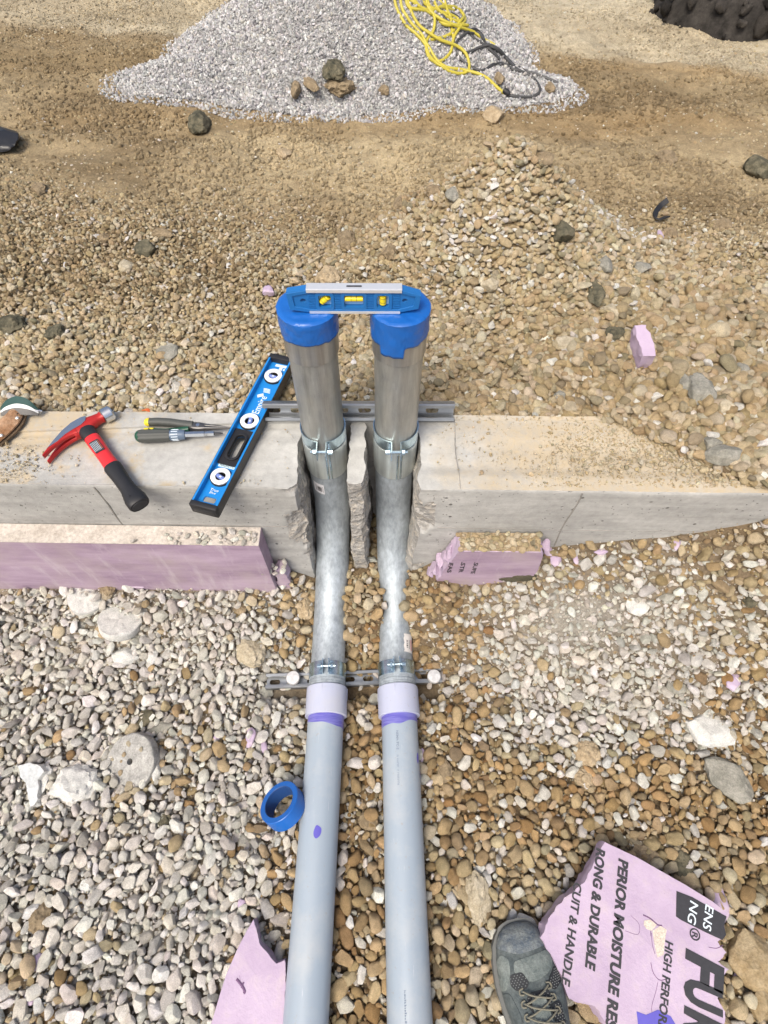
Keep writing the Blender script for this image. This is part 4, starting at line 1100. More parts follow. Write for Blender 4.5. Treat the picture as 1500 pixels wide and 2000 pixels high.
# ------------------------------------------------------------------ claw hammer
def hammer():
    z = WT + .020; Hd = onZ(163, 832, z); E = onZ(272, 985, z); d = (E - Hd); L = d.length; ang = math.atan2(d.y, d.x)
    root = thing('claw_hammer', 'red and black claw hammer lying on the wall with its grip over the edge', 'hammer', (Hd.x, Hd.y, WT + .016)); root.rotation_euler = (0, R(0), ang)
    Y = Vector((0, 1, 0)); Z = Vector((0, 0, 1))
    # local x down the handle, y towards the striking face, z up
    def lo(secs, name, mat, e=2.4, n=24, **kw):
        m = MB(); m.loft([ring((x, y, 0 if len(q) < 4 else q[3]), Y, Z, q[0], q[1], n, e) for x, y, q in [(s[0], s[1], s[2:]) for s in secs]], True); return m.build(name, mat, root, **kw)
    lo([(.010, 0, .0165, .0125), (.016, 0, .018, .0138), (.034, .0, .0172, .0135), (.040, 0, .0165, .0125)], 'collar', BLACKR)
    lo([(.038, 0, .0160, .0120), (.060, 0, .0162, .0120), (.085, 0, .0155, .0118), (.110, 0, .0152, .0115), (.140, 0, .0160, .0118)], 'shaft', REDP)
    g = [(.136, 0, .0165, .0125), (.140, 0, .0182, .0142)]
    for i in range(20):
        x = .145 + i * (L + .0 - .165) / 19; w = .0178 - .0022 * math.sin(math.pi * i / 19) + (.0035 * max(0, (i - 13) / 6))
        g.append((x, 0, w + (.0007 if i % 2 else -.0004), .0142 + .0015 * max(0, (i - 14) / 5) + (.0004 if i % 2 else -.0003)))
    g += [(L - .012, 0, .0215, .0165), (L - .004, 0, .0215, .0165), (L, 0, .0190, .0145)]
    lo(g, 'grip', BLACKR)
    m = MB(); m.loft([ring((x, 0, 0), Y, Z, a, b, 24, 2.2) for x, a, b in ((L - .001, .0165, .0120), (L + .0008, .0150, .0105))], True); m.build('grip_end', BLACKP, root)
    m = MB(); m.loft([ring((L - .022, -.006, .0165), Vector((1, 0, 0)), Y, r, r, 12, 2) for r in (.0018,)] + [ring((L - .022, -.006, .0172), Vector((1, 0, 0)), Y, .0016, .0016, 12, 2)], True); m.build('hang_hole', BLACKP, root)
    # sticker on the shaft
    m = MB(); m.prism([rrect(.078, -.002, .036, .020, .002)], .0119, .0127); st = m.build('sticker', INK, root, smooth=0)
    for i in range(7):
        m = MB(); m.box((.064, -.0108 + i * .0027, .0127), (.092, -.0101 + i * .0027, .0130)); o = m.build('print_line', WPRINT if i != 6 else ORANGE, None, smooth=0); o.parent = st
    # head
    X = Vector((1, 0, 0))
    def along(secs, name, mat, e=2.6, n=24, **kw):
        m = MB(); m.loft([ring((x, y, zc), X, Z, a, b, n, e) for y, x, a, b, zc in secs], True); return m.build(name, mat, root, **kw)
    along([(-.026, .004, .015, .0115, 0), (-.014, .001, .0185, .0125, 0), (.008, 0, .0185, .013, 0), (.020, -.001, .0150, .0125, 0), (.030, -.002, .0115, .0115, 0), (.038, -.002, .0110, .0110, 0), (.044, -.002, .0125, .0125, 0)], 'head', REDM)
    along([(.0435, -.002, .0140, .0140, 0), (.046, -.002, .0176, .0172, 0), (.064, -.002, .0178, .0174, 0), (.067, -.002, .0155, .0152, 0)], 'striking_face', STEEL, e=2)
    for s in (-1, 1):
        secs = []
        for i in range(13):
            t = i / 12; y = -.018 - t * .082; x = .002 + .030 * t ** 1.9; zc = s * (.0068 + .0035 * t); a = lerp(.0150, .0026, t ** .75); b = lerp(.0062, .0052, t)
            secs.append((y, x, a, b, zc))
        along(secs, 'claw', REDM, e=3.2)
    # bare steel cheek, ground flat on the upper side of the head
    pol = [(-.0135, .016), (-.0165, .004), (-.0150, -.018), (-.0060, -.042), (.0080, -.066), (.0200, -.084), (.0150, -.060), (.0075, -.040), (.0045, -.020), (.0035, -.002), (-.002, .010)]
    top = lambda x, y: .0136 if y > -.03 else .0136 + (-.03 - y) * .028
    m = MB(); vs = [(x, y, top(x, y) - .0012) for x, y in pol]; vs2 = [(x, y, top(x, y) + .0008) for x, y in pol]
    tri = tessellate_polygon([[Vector((x, y, 0)) for x, y in pol]]); n_ = len(pol)
    m.add(vs + vs2, [tuple(t) for t in tri] + [tuple(i + n_ for i in t) for t in tri] + [(i, (i + 1) % n_, (i + 1) % n_ + n_, i + n_) for i in range(n_)]); m.build('steel_cheek', STEEL, root, smooth=30)
hammer()

# ------------------------------------------------------------------ pliers and screwdriver
def frame(px0, py0, px1, py1, z):
    a = onZ(px0, py0, z); b = onZ(px1, py1, z); return a, b, math.atan2(b.y - a.y, b.x - a.x), (b - a).length
def pliers():
    a, b, ang, L = frame(282, 826, 451, 832, WT + .015)
    root = thing('needle_nose_pliers', 'needle nose pliers with dark grey and yellow grips lying on the wall', 'pliers', (a.x, a.y, WT + .012)); root.rotation_euler = (0, 0, ang)
    Y = Vector((0, 1, 0)); Z = Vector((0, 0, 1)); k = L / .20
    def lo(secs, nm, mat, e=2.4): 
        m = MB(); m.loft([ring((x * k, y, z), Y, Z, a_, b_, 20, e) for x, y, z, a_, b_ in secs], True); return m.build(nm, mat, root)
    lo([(.010, .005, 0, .0085, .0090), (.030, .0068, 0, .0088, .0090), (.060, .0058, 0, .0090, .0090), (.085, .0030, 0, .0085, .0085), (.108, .0010, 0, .0090, .0085), (.112, .001, 0, .0084, .008)], 'grip', GREYR)
    lo([(.0, .004, 0, .0068, .0070), (.003, .0045, 0, .0084, .0088), (.011, .005, 0, .0082, .0088)], 'grip_end', YELP)
    lo([(.012, -.016, -.004, .006, .0065), (.050, -.017, -.004, .0065, .0065), (.080, -.013, -.003, .0065, .0065), (.104, -.008, -.002, .007, .0065)], 'grip', GREEN)
    lo([(.002, -.0150, -.004, .005, .0055), (.024, -.0155, -.004, .0068, .0070)], 'grip_end', YELP)
    lo([(.110, -.002, 0, .0085, .0060), (.118, -.003, 0, .0100, .0065), (.130, -.003, 0, .0095, .0062), (.140, -.003, 0, .0075, .0055)], 'joint', DARKSTEEL, 4)
    lo([(.136, .0008, 0, .0036, .0052), (.170, -.0008, 0, .0022, .0035), (.200, -.0022, 0, .0008, .0014)], 'jaw', DARKSTEEL, 4)
    lo([(.136, -.0068, 0, .0036, .0052), (.170, -.0055, 0, .0022, .0035), (.1985, -.0040, 0, .0008, .0014)], 'jaw', DARKSTEEL, 4)
    m = MB(); m.tube([(.125 * k, -.003, -.006), (.125 * k, -.003, .0072)], .0042, 16); m.build('pivot', STEEL, root)
pliers()
def screwdriver():
    a, b, ang, L = frame(264, 853, 434, 843, WT + .014)
    root = thing('screwdriver', 'multi bit screwdriver with fat dark grip lying beside the pliers', 'screwdriver', (a.x, a.y, WT + .0152)); root.rotation_euler = (0, R(2.2), ang)
    Y = Vector((0, 1, 0)); Z = Vector((0, 0, 1)); k = L / .19
    def lo(secs, nm, mat, n=28):
        m = MB(); m.loft([ring((x * k, 0, 0), Y, Z, r, r, n, 2) for x, r in secs], True); return m.build(nm, mat, root)
    lo([(0, .004), (.002, .0085), (.006, .0122), (.011, .0140)], 'butt', GREEN)
    m = MB(); secs = []
    for x, r in ((.009, .0142), (.014, .0150), (.030, .0150), (.052, .0146), (.062, .0138), (.070, .0140), (.076, .0136)):
        secs.append([Vector((x * k, 0, 0)) + (Y * math.cos(t) + Z * math.sin(t)) * (r - .0006 * (1 + math.cos(8 * t))) for t in [2 * math.pi * i / 64 for i in range(64)]])
    m.loft(secs, True); m.build('grip', GREYR, root)
    lo([(.075, .0118), (.079, .0122), (.103, .0112), (.108, .0100)], 'collar', plain('smoky blue plastic', (.10, .14, .20), .3))
    for i in range(12):
        t = 2 * math.pi * i / 12; m = MB(); c = Y * math.cos(t) * .0120 + Z * math.sin(t) * .0120
        m.tube([Vector((.080 * k, 0, 0)) + c, Vector((.094 * k, 0, 0)) + c * .98], .0009, 6); m.build('collar_rib', WPRINT, root)
    lo([(.104, .0072), (.112, .0066), (.150, .0066), (.151, .0052), (.154, .0052), (.155, .0058), (.171, .0058), (.172, .0046)], 'shank', STEEL, 6)
    lo([(.171, .0032), (.184, .0030), (.190, .0014)], 'bit', DARKSTEEL, 6)
screwdriver()

# ------------------------------------------------------------------ tool belt end at the left edge
def belt():
    z = WT; o = onZ(40, 800, z + .02)
    root = thing('tool_belt', 'end of a leather tool belt with striped webbing and steel buckle at left', 'tool belt', (o.x, o.y, z))
    def P(px, py, h): return onZ(px, py, z + h) - Vector(root.location)
    # webbing loop in three stripes
    crest = [P(2, 798, .012), P(12, 786, .030), P(30, 778, .042), P(48, 780, .042), P(62, 788, .034), P(76, 801, .018)]
    crest = catmull(crest, 6); nrm = Vector((.10, -.9, .0)).normalized()
    fall = Vector((-.10, -.55, -.55)).normalized()
    GREENW = plain('dark green webbing', (.018, .06, .055), .7, 0, .2, 200, .0004); WHITEW = plain('white webbing', (.68, .70, .69), .7, 0, .1, 200, .0004); GREYW = plain('grey webbing', (.13, .125, .12), .7, 0, .2, 200, .0004)
    for i, (w0, w1, mt) in enumerate(((-.004, .0125, GREENW), (.0125, .0215, WHITEW), (.0215, .036, GREYW))):
        m = MB(); secs = []
        for j, p in enumerate(crest):
            t = j / (len(crest) - 1); s = .35 + .65 * math.sin(math.pi * min(1, t * .95 + .05)); a = p + fall * w0 * s; b = p + fall * w1 * s; up = Vector((0, -.4, .7)).normalized() * .0022
            secs.append([a, b, b + up, a + up])
        m.loft(secs, True); m.build('webbing', mt, root, smooth=50)
    # wire buckle
    def wire(pts, r, nm): m = MB(); m.tube([P(*q) for q in pts], r, 10); return m.build(nm, STEEL, root)
    wire([(24, 801, .022), (40, 797, .026), (56, 796, .026), (82, 803, .014), (80, 806, .010), (48, 811, .012), (44, 809, .014)], .0019, 'buckle_frame')
    wire([(44, 804, .020), (62, 800, .022)], .0016, 'buckle_tongue'); wire([(50, 797, .027), (76, 803, .018)], .0026, 'buckle_bar')
    # leather tab
    Lf = [P(22, 799, .020), P(10, 812, .024), P(-6, 826, .022), P(-30, 850, .018)]; Rt = [P(46, 805, .016), P(38, 824, .016), P(18, 846, .012), P(-6, 866, .008)]
    Lf = catmull(Lf, 5); Rt = catmull(Rt, 5); m = MB(); secs = []
    for a, b in zip(Lf, Rt):
        rowt = []; rowb = []
        for q in range(7):
            t = q / 6; p = a.lerp(b, t) + Vector((0, 0, .006 * math.sin(math.pi * t))); rowt.append(p + Vector((0, 0, .0018))); rowb.append(p - Vector((0, 0, .0018)))
        secs.append(rowt + rowb[::-1])
    m.loft(secs, True); m.build('leather_tab', LEATHER, root, smooth=50)
    m = MB(); secs = []
    for a, b in zip(Lf, Rt):
        c = b + Vector((.004, -.002, -.006)); d_ = b + Vector((-.012, .004, -.006)); secs.append([c, c - Vector((0, 0, .004)), d_ - Vector((0, 0, .004)), d_])
    m.loft(secs, True); m.build('leather_backing', m_rock('dark leather', (.07, .05, .03), (.16, .11, .07), .7, 30), root, smooth=50)
    for px, py in ((23, 813), (33, 816), (2, 850)):
        p = P(px, py, .0235 if py < 830 else .018); m = MB(); m.loft([ring(p + Vector((0, 0, h)), Vector((1, 0, 0)), Vector((0, 1, 0)), r, r, 14) for h, r in ((-.002, .0035), (.0005, .0035), (.0018, .002))], True); m.build('rivet', ALU, root)
    for px, py in ((21, 805), (33, 808)):
        p = P(px, py, .0235); m = MB(); m.loft([ring(p + Vector((0, 0, h)), Vector((1, 0, 0)), Vector((0, 1, 0)), .0022, .0022, 12) for h in (-.002, .0006)], True); m.build('punched_hole', BLACKP, root)
belt()

# ------------------------------------------------------------------ lilac foam boards
def rough_board(root, name, outline, z0, z1, M, mat_top, mat_side, amp=.003, seed=1, smooth_edges=(), sub=10, parent=None, dent=0.):
    """outline in local x,y; z0..z1 thickness; edges are roughened except those listed"""
    pts = []; n = len(outline)
    for i in range(n):
        a = Vector(outline[i]); b = Vector(outline[(i + 1) % n]); k = max(1, int((b - a).length / .0045)); nn = Vector((b.y - a.y, a.x - b.x)).normalized() if (b - a).length else Vector((0, 0))
        for j in range(k):
            t = j / k; pts.append((a.lerp(b, t), nn, 0. if i in smooth_edges else 1., i))
    levs = [0, .12, .25, .4, .55, .7, .85, 1.]; v = []; N_ = len(pts)
    for lz in levs:
        z = lerp(z0, z1, lz)
        for p, nn, ro, i in pts:
            w = float(fbm(p.x * 60 + seed, p.y * 60, z * 70, 3, seed)) * amp * ro * 1.6 + (.0004 * float(vnoise(p.x * 30, p.y * 30, z * 30, seed)))
            if lz in (0, 1.): w -= .0012
            v.append(Vector((p.x + nn.x * w, p.y + nn.y * w, z)))
    # flat face grids: triangulated outline, with inner points for dents
    f = []; mi = []
    for l in range(len(levs) - 1):
        for j in range(N_):
            b = (j + 1) % N_; f.append((l * N_ + j, l * N_ + b, (l + 1) * N_ + b, (l + 1) * N_ + j)); mi.append(1)
    o = (len(levs) - 1) * N_
    tri = tessellate_polygon([[Vector((v[o + j].x, v[o + j].y, 0)) for j in range(N_)]])
    for t in tri: f.append(tuple(o + i for i in t)); mi.append(0); f.append(tuple(reversed(t))); mi.append(0)
    me = mesh_from([M @ p for p in v], f, name); ob = mk(name, me, [mat_top, mat_side], parent); me.polygons.foreach_set('material_index', mi); fixn(me); auto_smooth(me, 30); return ob
# long board standing against the wall, left
yf = wf(-.3) - .0015
MWB = Matrix(((1, 0, 0, 0), (0, 0, -1, 0), (0, 1, 0, 0), (0, 0, 0, 1)))     # outline in x,z; thickness along -y
TR = Matrix.Rotation(math.atan(-.0146), 4, 'Z')
def wallboard(name, label, x0, out, th, seed, sm, amp, mats):
    ob = rough_board(None, name, out, 0, th, Matrix.Translation((x0, wf(x0) - .002, 0)) @ TR @ MWB, mats[0], mats[1], amp, seed, sm); tag(ob, label, 'foam board'); return ob
LB = wallboard('foam_board', 'long muddy lilac foam board standing against the left of the wall', -.276, [(-2.2, .0), (0.0, .0), (.0, .347), (-2.2, .358)], .047, 3, (0, 1, 2, 3), .001, (FOAM_W, FOAM_W))
# dusty top edge as its own skin
m = MB(); m.box((-2.198, -.0485, .3470), (-.001, -.0005, .3490), Matrix.Translation((-.276, wf(-.276) - .002, 0)) @ TR @ Matrix.Shear('XY', 4, (0, 0)))
for i, q in enumerate(m.v): m.v[i] = (q[0], q[1], q[2] + (.0005 if q[0] > -1 else .0112))
o = m.build('dust_layer', FOAM_TOP, None, smooth=0); o.parent = LB
SB_ = wallboard('foam_offcut', 'stubby broken lilac foam lump right of the end of the long board', -.262, [(-.010, .02), (.018, .02), (.022, .155), (.014, .178), (-.006, .182), (-.012, .12)], .036, 5, (), .007, (FOAM_W, FOAM))
RB = wallboard('foam_board', 'short lilac foam board with printed words and pebbles on top, right of the pipes', .180, [(-.042, .10), (.205, .10), (.213, .25), (.205, .315), (.196, .337), (.006, .337), (-.018, .25)], .050, 7, (0, 4), .003, (FOAM_W, FOAM))
yb = wf(.2) - .002 - .0508
m = MB(); m.box((.009, -.0485, .3372), (.194, -.001, .3385), Matrix.Translation((.180, wf(.180) - .002, 0)) @ TR)
o = m.build('dust_layer', CLOD_T, None, smooth=0); o.parent = RB
def wtxt(s, x, z0, z1, cap): o = text_fit(s, (x, yb + .0008, z1), (x, yb + .0008, z0), None, cap, INK, None, (0, -1, 0), bold=.02, lift=.0012); o.parent = RB
pa = onY(858, 1098, yb); pb = onY(856, 1117, yb); wtxt('.FAS', .168, pb.z - .004, pa.z + .002, .010)
wtxt('.STR', .197, pb.z - .004, pa.z + .002, .010); wtxt('.SUPE', .228, pb.z - .010, pa.z + .002, .010)
# torn scrap fringe at the left of that board
for i, (px, py, s) in enumerate(((868, 1066, .02), (856, 1090, .017), (880, 1085, .016), (846, 1104, .012))): pass
# big printed sheet lying bottom right
ZB = .062
def sheet(name, label, px, zt, th, seed, sm, amp, mt=FOAM, ms=FOAM, zf=None):
    P_ = [onZ(x, y, zt) for x, y in px]; c = sum(P_, Vector()) / len(P_)
    out = [(p.x - c.x, p.y - c.y) for p in P_]
    ar = sum(out[i][0] * out[(i + 1) % len(out)][1] - out[(i + 1) % len(out)][0] * out[i][1] for i in range(len(out)))
    idx_ = list(range(len(out)))
    if ar < 0: out = out[::-1]; n_ = len(out); sm = tuple((n_ - 2 - i) % n_ for i in sm)
    ob = rough_board(None, name, out, -th, 0, Matrix.Identity(4), mt, ms, amp, seed, sm)
    ob.location = (c.x, c.y, zt); tag(ob, label, 'foam board'); return ob
BS = sheet('foam_board', 'large broken lilac foam sheet with black lettering lying at bottom right', [(1180, 1643), (1242, 1672), (1330, 1722), (1392, 1760), (1424, 1784), (1416, 1808), (1420, 1826), (1404, 1842), (1420, 1860), (1404, 1880), (1424, 1893), (1408, 1912), (1418, 1930), (1404, 1952), (1418, 1975), (1406, 2030), (1240, 2060), (1186, 2004), (1160, 1970), (1112, 1950), (1094, 1905), (1056, 1830), (1062, 1806), (1075, 1792), (1090, 1768), (1110, 1750), (1140, 1720)], ZB, .048, 11, (0, 1, 2, 3), .0035)
def btxt(s, x0, y0, x1, y1, cap, sh=.18, bold=.03, mat=INK, lift=.0008):
    a = onZ(x0, y0, ZB); b = onZ(x1, y1, ZB); o = text_fit(s, a, b, None, cap, mat, None, (0, 0, 1), sh, bold, lift=lift); o.parent = BS; o.matrix_parent_inverse = Matrix.Translation(-BS.location); return o
btxt('PERIOR MOISTURE RES', 1209, 1676, 1183, 2006, .0195, .12, .045)
btxt('RONG & DURABLE', 1165, 1655, 1143, 1891, .0185, .12, .045)
btxt('CUIT & HANDLE', 1121, 1722, 1096, 1922, .0165, .12, .03)
btxt('HIGH PERFORM', 1300, 1836, 1284, 2016, .0150, .05, .03)
btxt('F', 1344, 1853, 1340, 1912, .068, .1, .05); btxt('U', 1341, 1908, 1340, 1962, .066, .1, .05); btxt('R', 1341, 1965, 1338, 2020, .066, .1, .05)
def patch(px, mat, name, dz=.0006):
    P_ = [onZ(x, y, ZB) for x, y in px]; m = MB(); m.add([Vector((p.x, p.y, ZB + dz)) for p in P_], [tuple(range(len(P_)))])
    bm_ = m.build(name, mat, None, smooth=0); bm_.parent = BS; bm_.matrix_parent_inverse = Matrix.Translation(-BS.location); return bm_
patch([(1321, 1740), (1352, 1752), (1419, 1790), (1414, 1808), (1418, 1826), (1411, 1836), (1380, 1822), (1330, 1797), (1320, 1790)], INK, 'printed_box')
btxt('ENS', 1378, 1765, 1372, 1812, .0165, .1, .01, WPRINT, .0012); btxt('NG', 1348, 1758, 1342, 1800, .0165, .1, .01, WPRINT, .0012)
o_ = onZ(1357, 1825, ZB); m = MB(); m.prism([circ(o_.x, o_.y, .0105, 28), circ(o_.x, o_.y, .0080, 28)], ZB + .0004, ZB + .0009); o = m.build('printed_ring', INK, None, smooth=0); o.parent = BS; o.matrix_parent_inverse = Matrix.Translation(-BS.location)
btxt('R', 1352, 1819, 1351, 1831, .011, 0, .02)
patch([(1243, 1975), (1262, 1982), (1285, 1972), (1310, 1985), (1322, 2005), (1310, 2030), (1250, 2030), (1246, 2000)], PURPLE, 'purple_mark', .0004)
# gouges and cracks
def crack(px, w):
    pts = [onZ(x, y, ZB) for x, y in px]; m = MB(); m.tube([Vector((p.x, p.y, ZB - w * .3)) for p in catmull(pts, 4)], w, 6); o = m.build('crack', plain('crack shade', (.16, .09, .17), .9) if 'crack shade' not in bpy.data.materials else bpy.data.materials['crack shade'], None); o.parent = BS; o.matrix_parent_inverse = Matrix.Translation(-BS.location)
crack([(1256, 1787), (1270, 1794), (1284, 1806), (1293, 1808)], .0016); crack([(1272, 1822), (1274, 1845), (1279, 1863)], .0006); crack([(1271, 1880), (1276, 1900), (1288, 1914), (1304, 1912)], .0008)
crack([(1285, 1918), (1280, 1940), (1273, 1965), (1274, 1985)], .0005); crack([(1221, 1818), (1246, 1825), (1248, 1805), (1232, 1788)], .0005)
crack([(1284, 1806), (1272, 1815), (1271, 1828)], .0007); crack([(1384, 1850), (1400, 1852), (1412, 1846)], .0007)
m_bare = m_rock('scuffed foam core', (.58, .50, .42), (.68, .61, .52), .85, 60)
patch([(1258, 1798), (1270, 1796), (1283, 1806), (1278, 1812), (1272, 1818), (1262, 1814), (1257, 1806)], m_bare, 'scuff', .0005)
patch([(1274, 1818), (1290, 1808), (1302, 1816), (1298, 1840), (1296, 1865), (1284, 1870), (1279, 1850)], m_bare, 'scuff', .0005)
# wedge bottom left
WS = sheet('foam_board', 'pointed lilac foam piece with a gouge at the bottom edge left of the pipes', [(494, 1796), (500, 1815), (506, 1842), (520, 1858), (540, 1882), (556, 1876), (560, 1920), (556, 1980), (552, 2060), (392, 2060), (414, 1990), (440, 1905), (462, 1855), (480, 1820)], .048, .045, 13, (9, 10, 11, 12, 13), .003)
for px, w in (([(462, 1912), (472, 1924), (478, 1936), (476, 1940)], .003), ([(468, 1905), (470, 1922)], .0012), ([(476, 1918), (472, 1930)], .0022)):
    pts = [onZ(x, y, .048) for x, y in px]; m = MB(); m.tube([Vector((p.x, p.y, .047)) for p in catmull(pts, 4)], w, 6); o = m.build('gouge', bpy.data.materials['crack shade'], None); o.parent = WS; o.matrix_parent_inverse = Matrix.Translation(-WS.location)

# ------------------------------------------------------------------ blue tape roll leaning on the left pipe
def roll():
    c = onZ(553, 1574, .052); root = thing('tape_roll', 'almost empty ring of blue tape leaning against the left plastic pipe', 'tape roll', c)
    ax = Vector((-.44, .42, .80)).normalized(); root.rotation_euler = ax.to_track_quat('Z', 'X').to_euler(); ro, ri, h = .0485, .0365, .019; n = 56
    m = MB(); m.loft([[Vector((r * math.cos(2 * math.pi * k / n), r * math.sin(2 * math.pi * k / n), z)) for k in range(n)] for r, z in ((ri, -h), (ro - .001, -h), (ro, -h + .001), (ro + .0004, 0), (ro, h - .001), (ro - .001, h), (ri, h))], False)
    m.build('tape', BLUE, root)
    m = MB(); m.loft([[Vector((r * math.cos(2 * math.pi * k / n), r * math.sin(2 * math.pi * k / n), z)) for k in range(n)] for r, z in ((ri, -h), (ri - .0012, -h + .001), (ri - .0012, h - .001), (ri, h))], False)
    m.build('core', plain('dark blue core', (.01, .05, .18), .5), root)
roll()
c_ = onZ(556, 1580, .02); a_ = np.array([(c_.x + dx, c_.y + dy, G(c_.x, c_.y) + .012 + dz) for dx, dy, dz in ((0, 0, .004), (.016, .012, .008), (-.012, -.014, .0), (.012, -.008, .002), (-.002, .020, .004))])
scatter('pebbles', a_, np.array([.011, .012, .010, .009, .010]), np.array([1, 2, 3, 4, 5]), pick(TANS, TP, 5), 'tan pebbles showing inside the blue tape ring', 'pebbles')

# ------------------------------------------------------------------ single stones, clods and scraps
def pxs(p):
    c = RW.T @ (np.array(p[:]) - C0); return c[2] / FPX
def rock(px, py, w, h, mat, label, cat='rock', name='rock', seed=None, cuts=7, sub=4, amp=.22, fine=.10, flat=.62, rz=0., lift=.28, smooth=28, group=None, tilt=(0, 0)):
    P_ = hit(px, py); s = pxs(P_); sd_ = seed if seed is not None else int(px * 7 + py * 3) % 9973
    me = rock_mesh(name, sd_, sub, cuts, (.58, .9), amp, 1.5, (1, 1, 1), True, fine); auto_smooth(me, smooth)
    o = mk(name, me, mat); fs = abs(float((ray(px, py) / np.linalg.norm(ray(px, py)))[2]))
    sx, sy = w * s / 2, h * s / 2 / (fs * .75 + .25); sz = min(sx, sy) * flat * 1.1
    co_ = np.array([v.co[:] for v in me.vertices]) * np.array([sx, sy, sz]); me.vertices.foreach_set('co', co_.ravel()); me.update(); o.rotation_euler = (R(tilt[0]), R(tilt[1]), R(rz)); o.location = (P_.x, P_.y, P_.z + sz * lift); 
    tag(o, label, cat, group); return o

ROCK_BR = m_rock('brown weathered stone', (.26, .19, .10), (.40, .32, .20), .85, 30)
# --- concrete cores and chunks on the front left
def core(px, py, d, th, tilt, label, holed, mat, lift=.01, seed=1):
    P_ = hit(px, py); s = pxs(P_); r = d * s / 2; root = thing('concrete_core', label, 'concrete core', (P_.x, P_.y, P_.z + lift)); root.rotation_euler = tuple(R(a) for a in tilt)
    n = 64; m = MB(); secs = []
    prof = [(.0, -th), (r * .985, -th), (r, -th + .002), (r, -.003), (r * .985, -.0008)] + [(r * q, 0) for q in (.92, .8, .68, .55, .42, .3, .18)] + ([(.0075, 0), (.007, -th * .9)] if holed else [(.08 * r, 0), (.001, 0)])
    for rr_, z in prof:
        rg_ = []
        for k in range(n):
            a = 2 * math.pi * k / n; x, y = rr_ * math.cos(a), rr_ * math.sin(a)
            e = 1 + .03 * float(vnoise(math.cos(a) * 2, math.sin(a) * 2, seed, seed)); dz = .0035 * float(fbm(x * 45 + seed, y * 45, 0, 3, seed)) * (z == 0) * min(1, rr_ / .012)
            rg_.append(Vector((x * e, y * e, z + dz)))
        secs.append(rg_)
    m.loft(secs, False); m.build('disc', mat, root, smooth=50)
    if holed:
        rr2 = random.Random(7)
        for k in range(7):
            a = rr2.uniform(0, 6.28); q = rr2.uniform(.3, .85) * r; me = rock_mesh('pebble', 800 + k, 2, 6, (.5, .8), .2, 1.4, (1.2, 1, .4), False)
            o = mk('aggregate', me, ROCK_T if k % 3 else CLOD_T, root); o.location = (q * math.cos(a), q * math.sin(a), .0008); o.scale = (rr2.uniform(.004, .007),) * 3; o.rotation_euler = (0, 0, a)
    return root
CORE = m_rock('mottled cut concrete', (.24, .235, .22), (.46, .45, .42), .85, 38)
core(260, 1490, 102, .028, (8, -16, 20), 'round grey concrete core with a drilled centre hole and stuck pebbles, on the left gravel', True, CORE, .022, 3)
core(238, 1212, 78, .03, (-14, 14, 0), 'pale round concrete core half covered by stones below the left foam board', False, ROCK_W, .014, 5)
core(170, 1168, 66, .03, (10, 10, 40), 'smaller pale concrete core nearly buried close under the long foam board', False, ROCK_W, .006, 8)
def chunk(px, outl, th, mat_t, mat_s, label, lift=.012, seed=2, tilt=(0, 0), cat='concrete chunk', name='concrete_chunk', amp=.004):
    P_ = hit(*px); z = P_.z + lift; pts = [onZ(x, y, z) - Vector((P_.x, P_.y, z)) for x, y in outl]
    out = [(p.x, p.y) for p in pts]; ar = sum(out[i][0] * out[(i + 1) % len(out)][1] - out[(i + 1) % len(out)][0] * out[i][1] for i in range(len(out)))
    if ar < 0: out = out[::-1]
    ob = rough_board(None, name, out, -th, 0, Matrix.Identity(4), mat_t, mat_s, amp, seed, (), 10); ob.location = (P_.x, P_.y, z); ob.rotation_euler = (R(tilt[0]), R(tilt[1]), 0); tag(ob, label, cat); return ob
SMC = m_rock('smooth cast concrete skin', (.46, .48, .48), (.56, .58, .58), .7, 14)
chunk((65, 1540), [(30, 1494), (60, 1491), (84, 1494), (90, 1507), (76, 1524), (76, 1560), (66, 1574), (56, 1580), (54, 1548), (40, 1520)], .03, SMC, ROCK_W, 'flat smooth pale concrete chip shaped like a wedge, far left of the drilled core', .018, 4, (4, -6))
rock(88, 1524, 34, 58, ROCK_W, 'rough grey concrete lump behind the smooth wedge shaped chip', 'concrete chunk', 'concrete_chunk', 41, 9, fine=.16, lift=.1)
rock(152, 1530, 92, 62, ROCK_W, 'rugged white broken concrete chunk between the smooth chip and the drilled core', 'concrete chunk', 'concrete_chunk', 57, 11, amp=.3, fine=.2, rz=-12, flat=.7)
rock(492, 1274, 52, 62, ROCK_T, 'knobbly pitted pale rock left of the lower strut end', seed=63, cuts=3, fine=.22, rz=20)
rock(246, 1281, 54, 34, ROCK_W, 'white angular concrete scrap just below the half covered core', 'concrete chunk', 'concrete_chunk', 71, 9, rz=-10)
rock(205, 1232, 34, 28, CLOD_T, 'dull tan clod touching the lower side of the half covered core', 'clod', 'dirt_clod', 73, 3, fine=.25)
rock(298, 1282, 24, 30, ROCK_W, 'small pale round stone right of the white angular scrap', seed=75, cuts=5)
rock(1381, 1426, 108, 62, ROCK_W, 'flat white concrete flake lying on the right hand gravel', 'concrete chunk', 'concrete_chunk', 83, 9, amp=.28, fine=.12, flat=.34, rz=-8, lift=.5)
rock(1416, 1524, 104, 66, ROCK_G, 'large flat olive grey rock slab below the white flake on the right', seed=89, cuts=9, amp=.25, fine=.12, flat=.38, rz=-32, lift=.45)
rock(1145, 1471, 46, 44, CLOD_T, 'crumbly tan clod in the right gravel, the upper of two', 'clod', 'dirt_clod', 91, 3, fine=.3)
rock(1141, 1521, 40, 36, CLOD_T, 'crumbly tan clod in the right gravel, the lower of two', 'clod', 'dirt_clod', 93, 3, fine=.3)
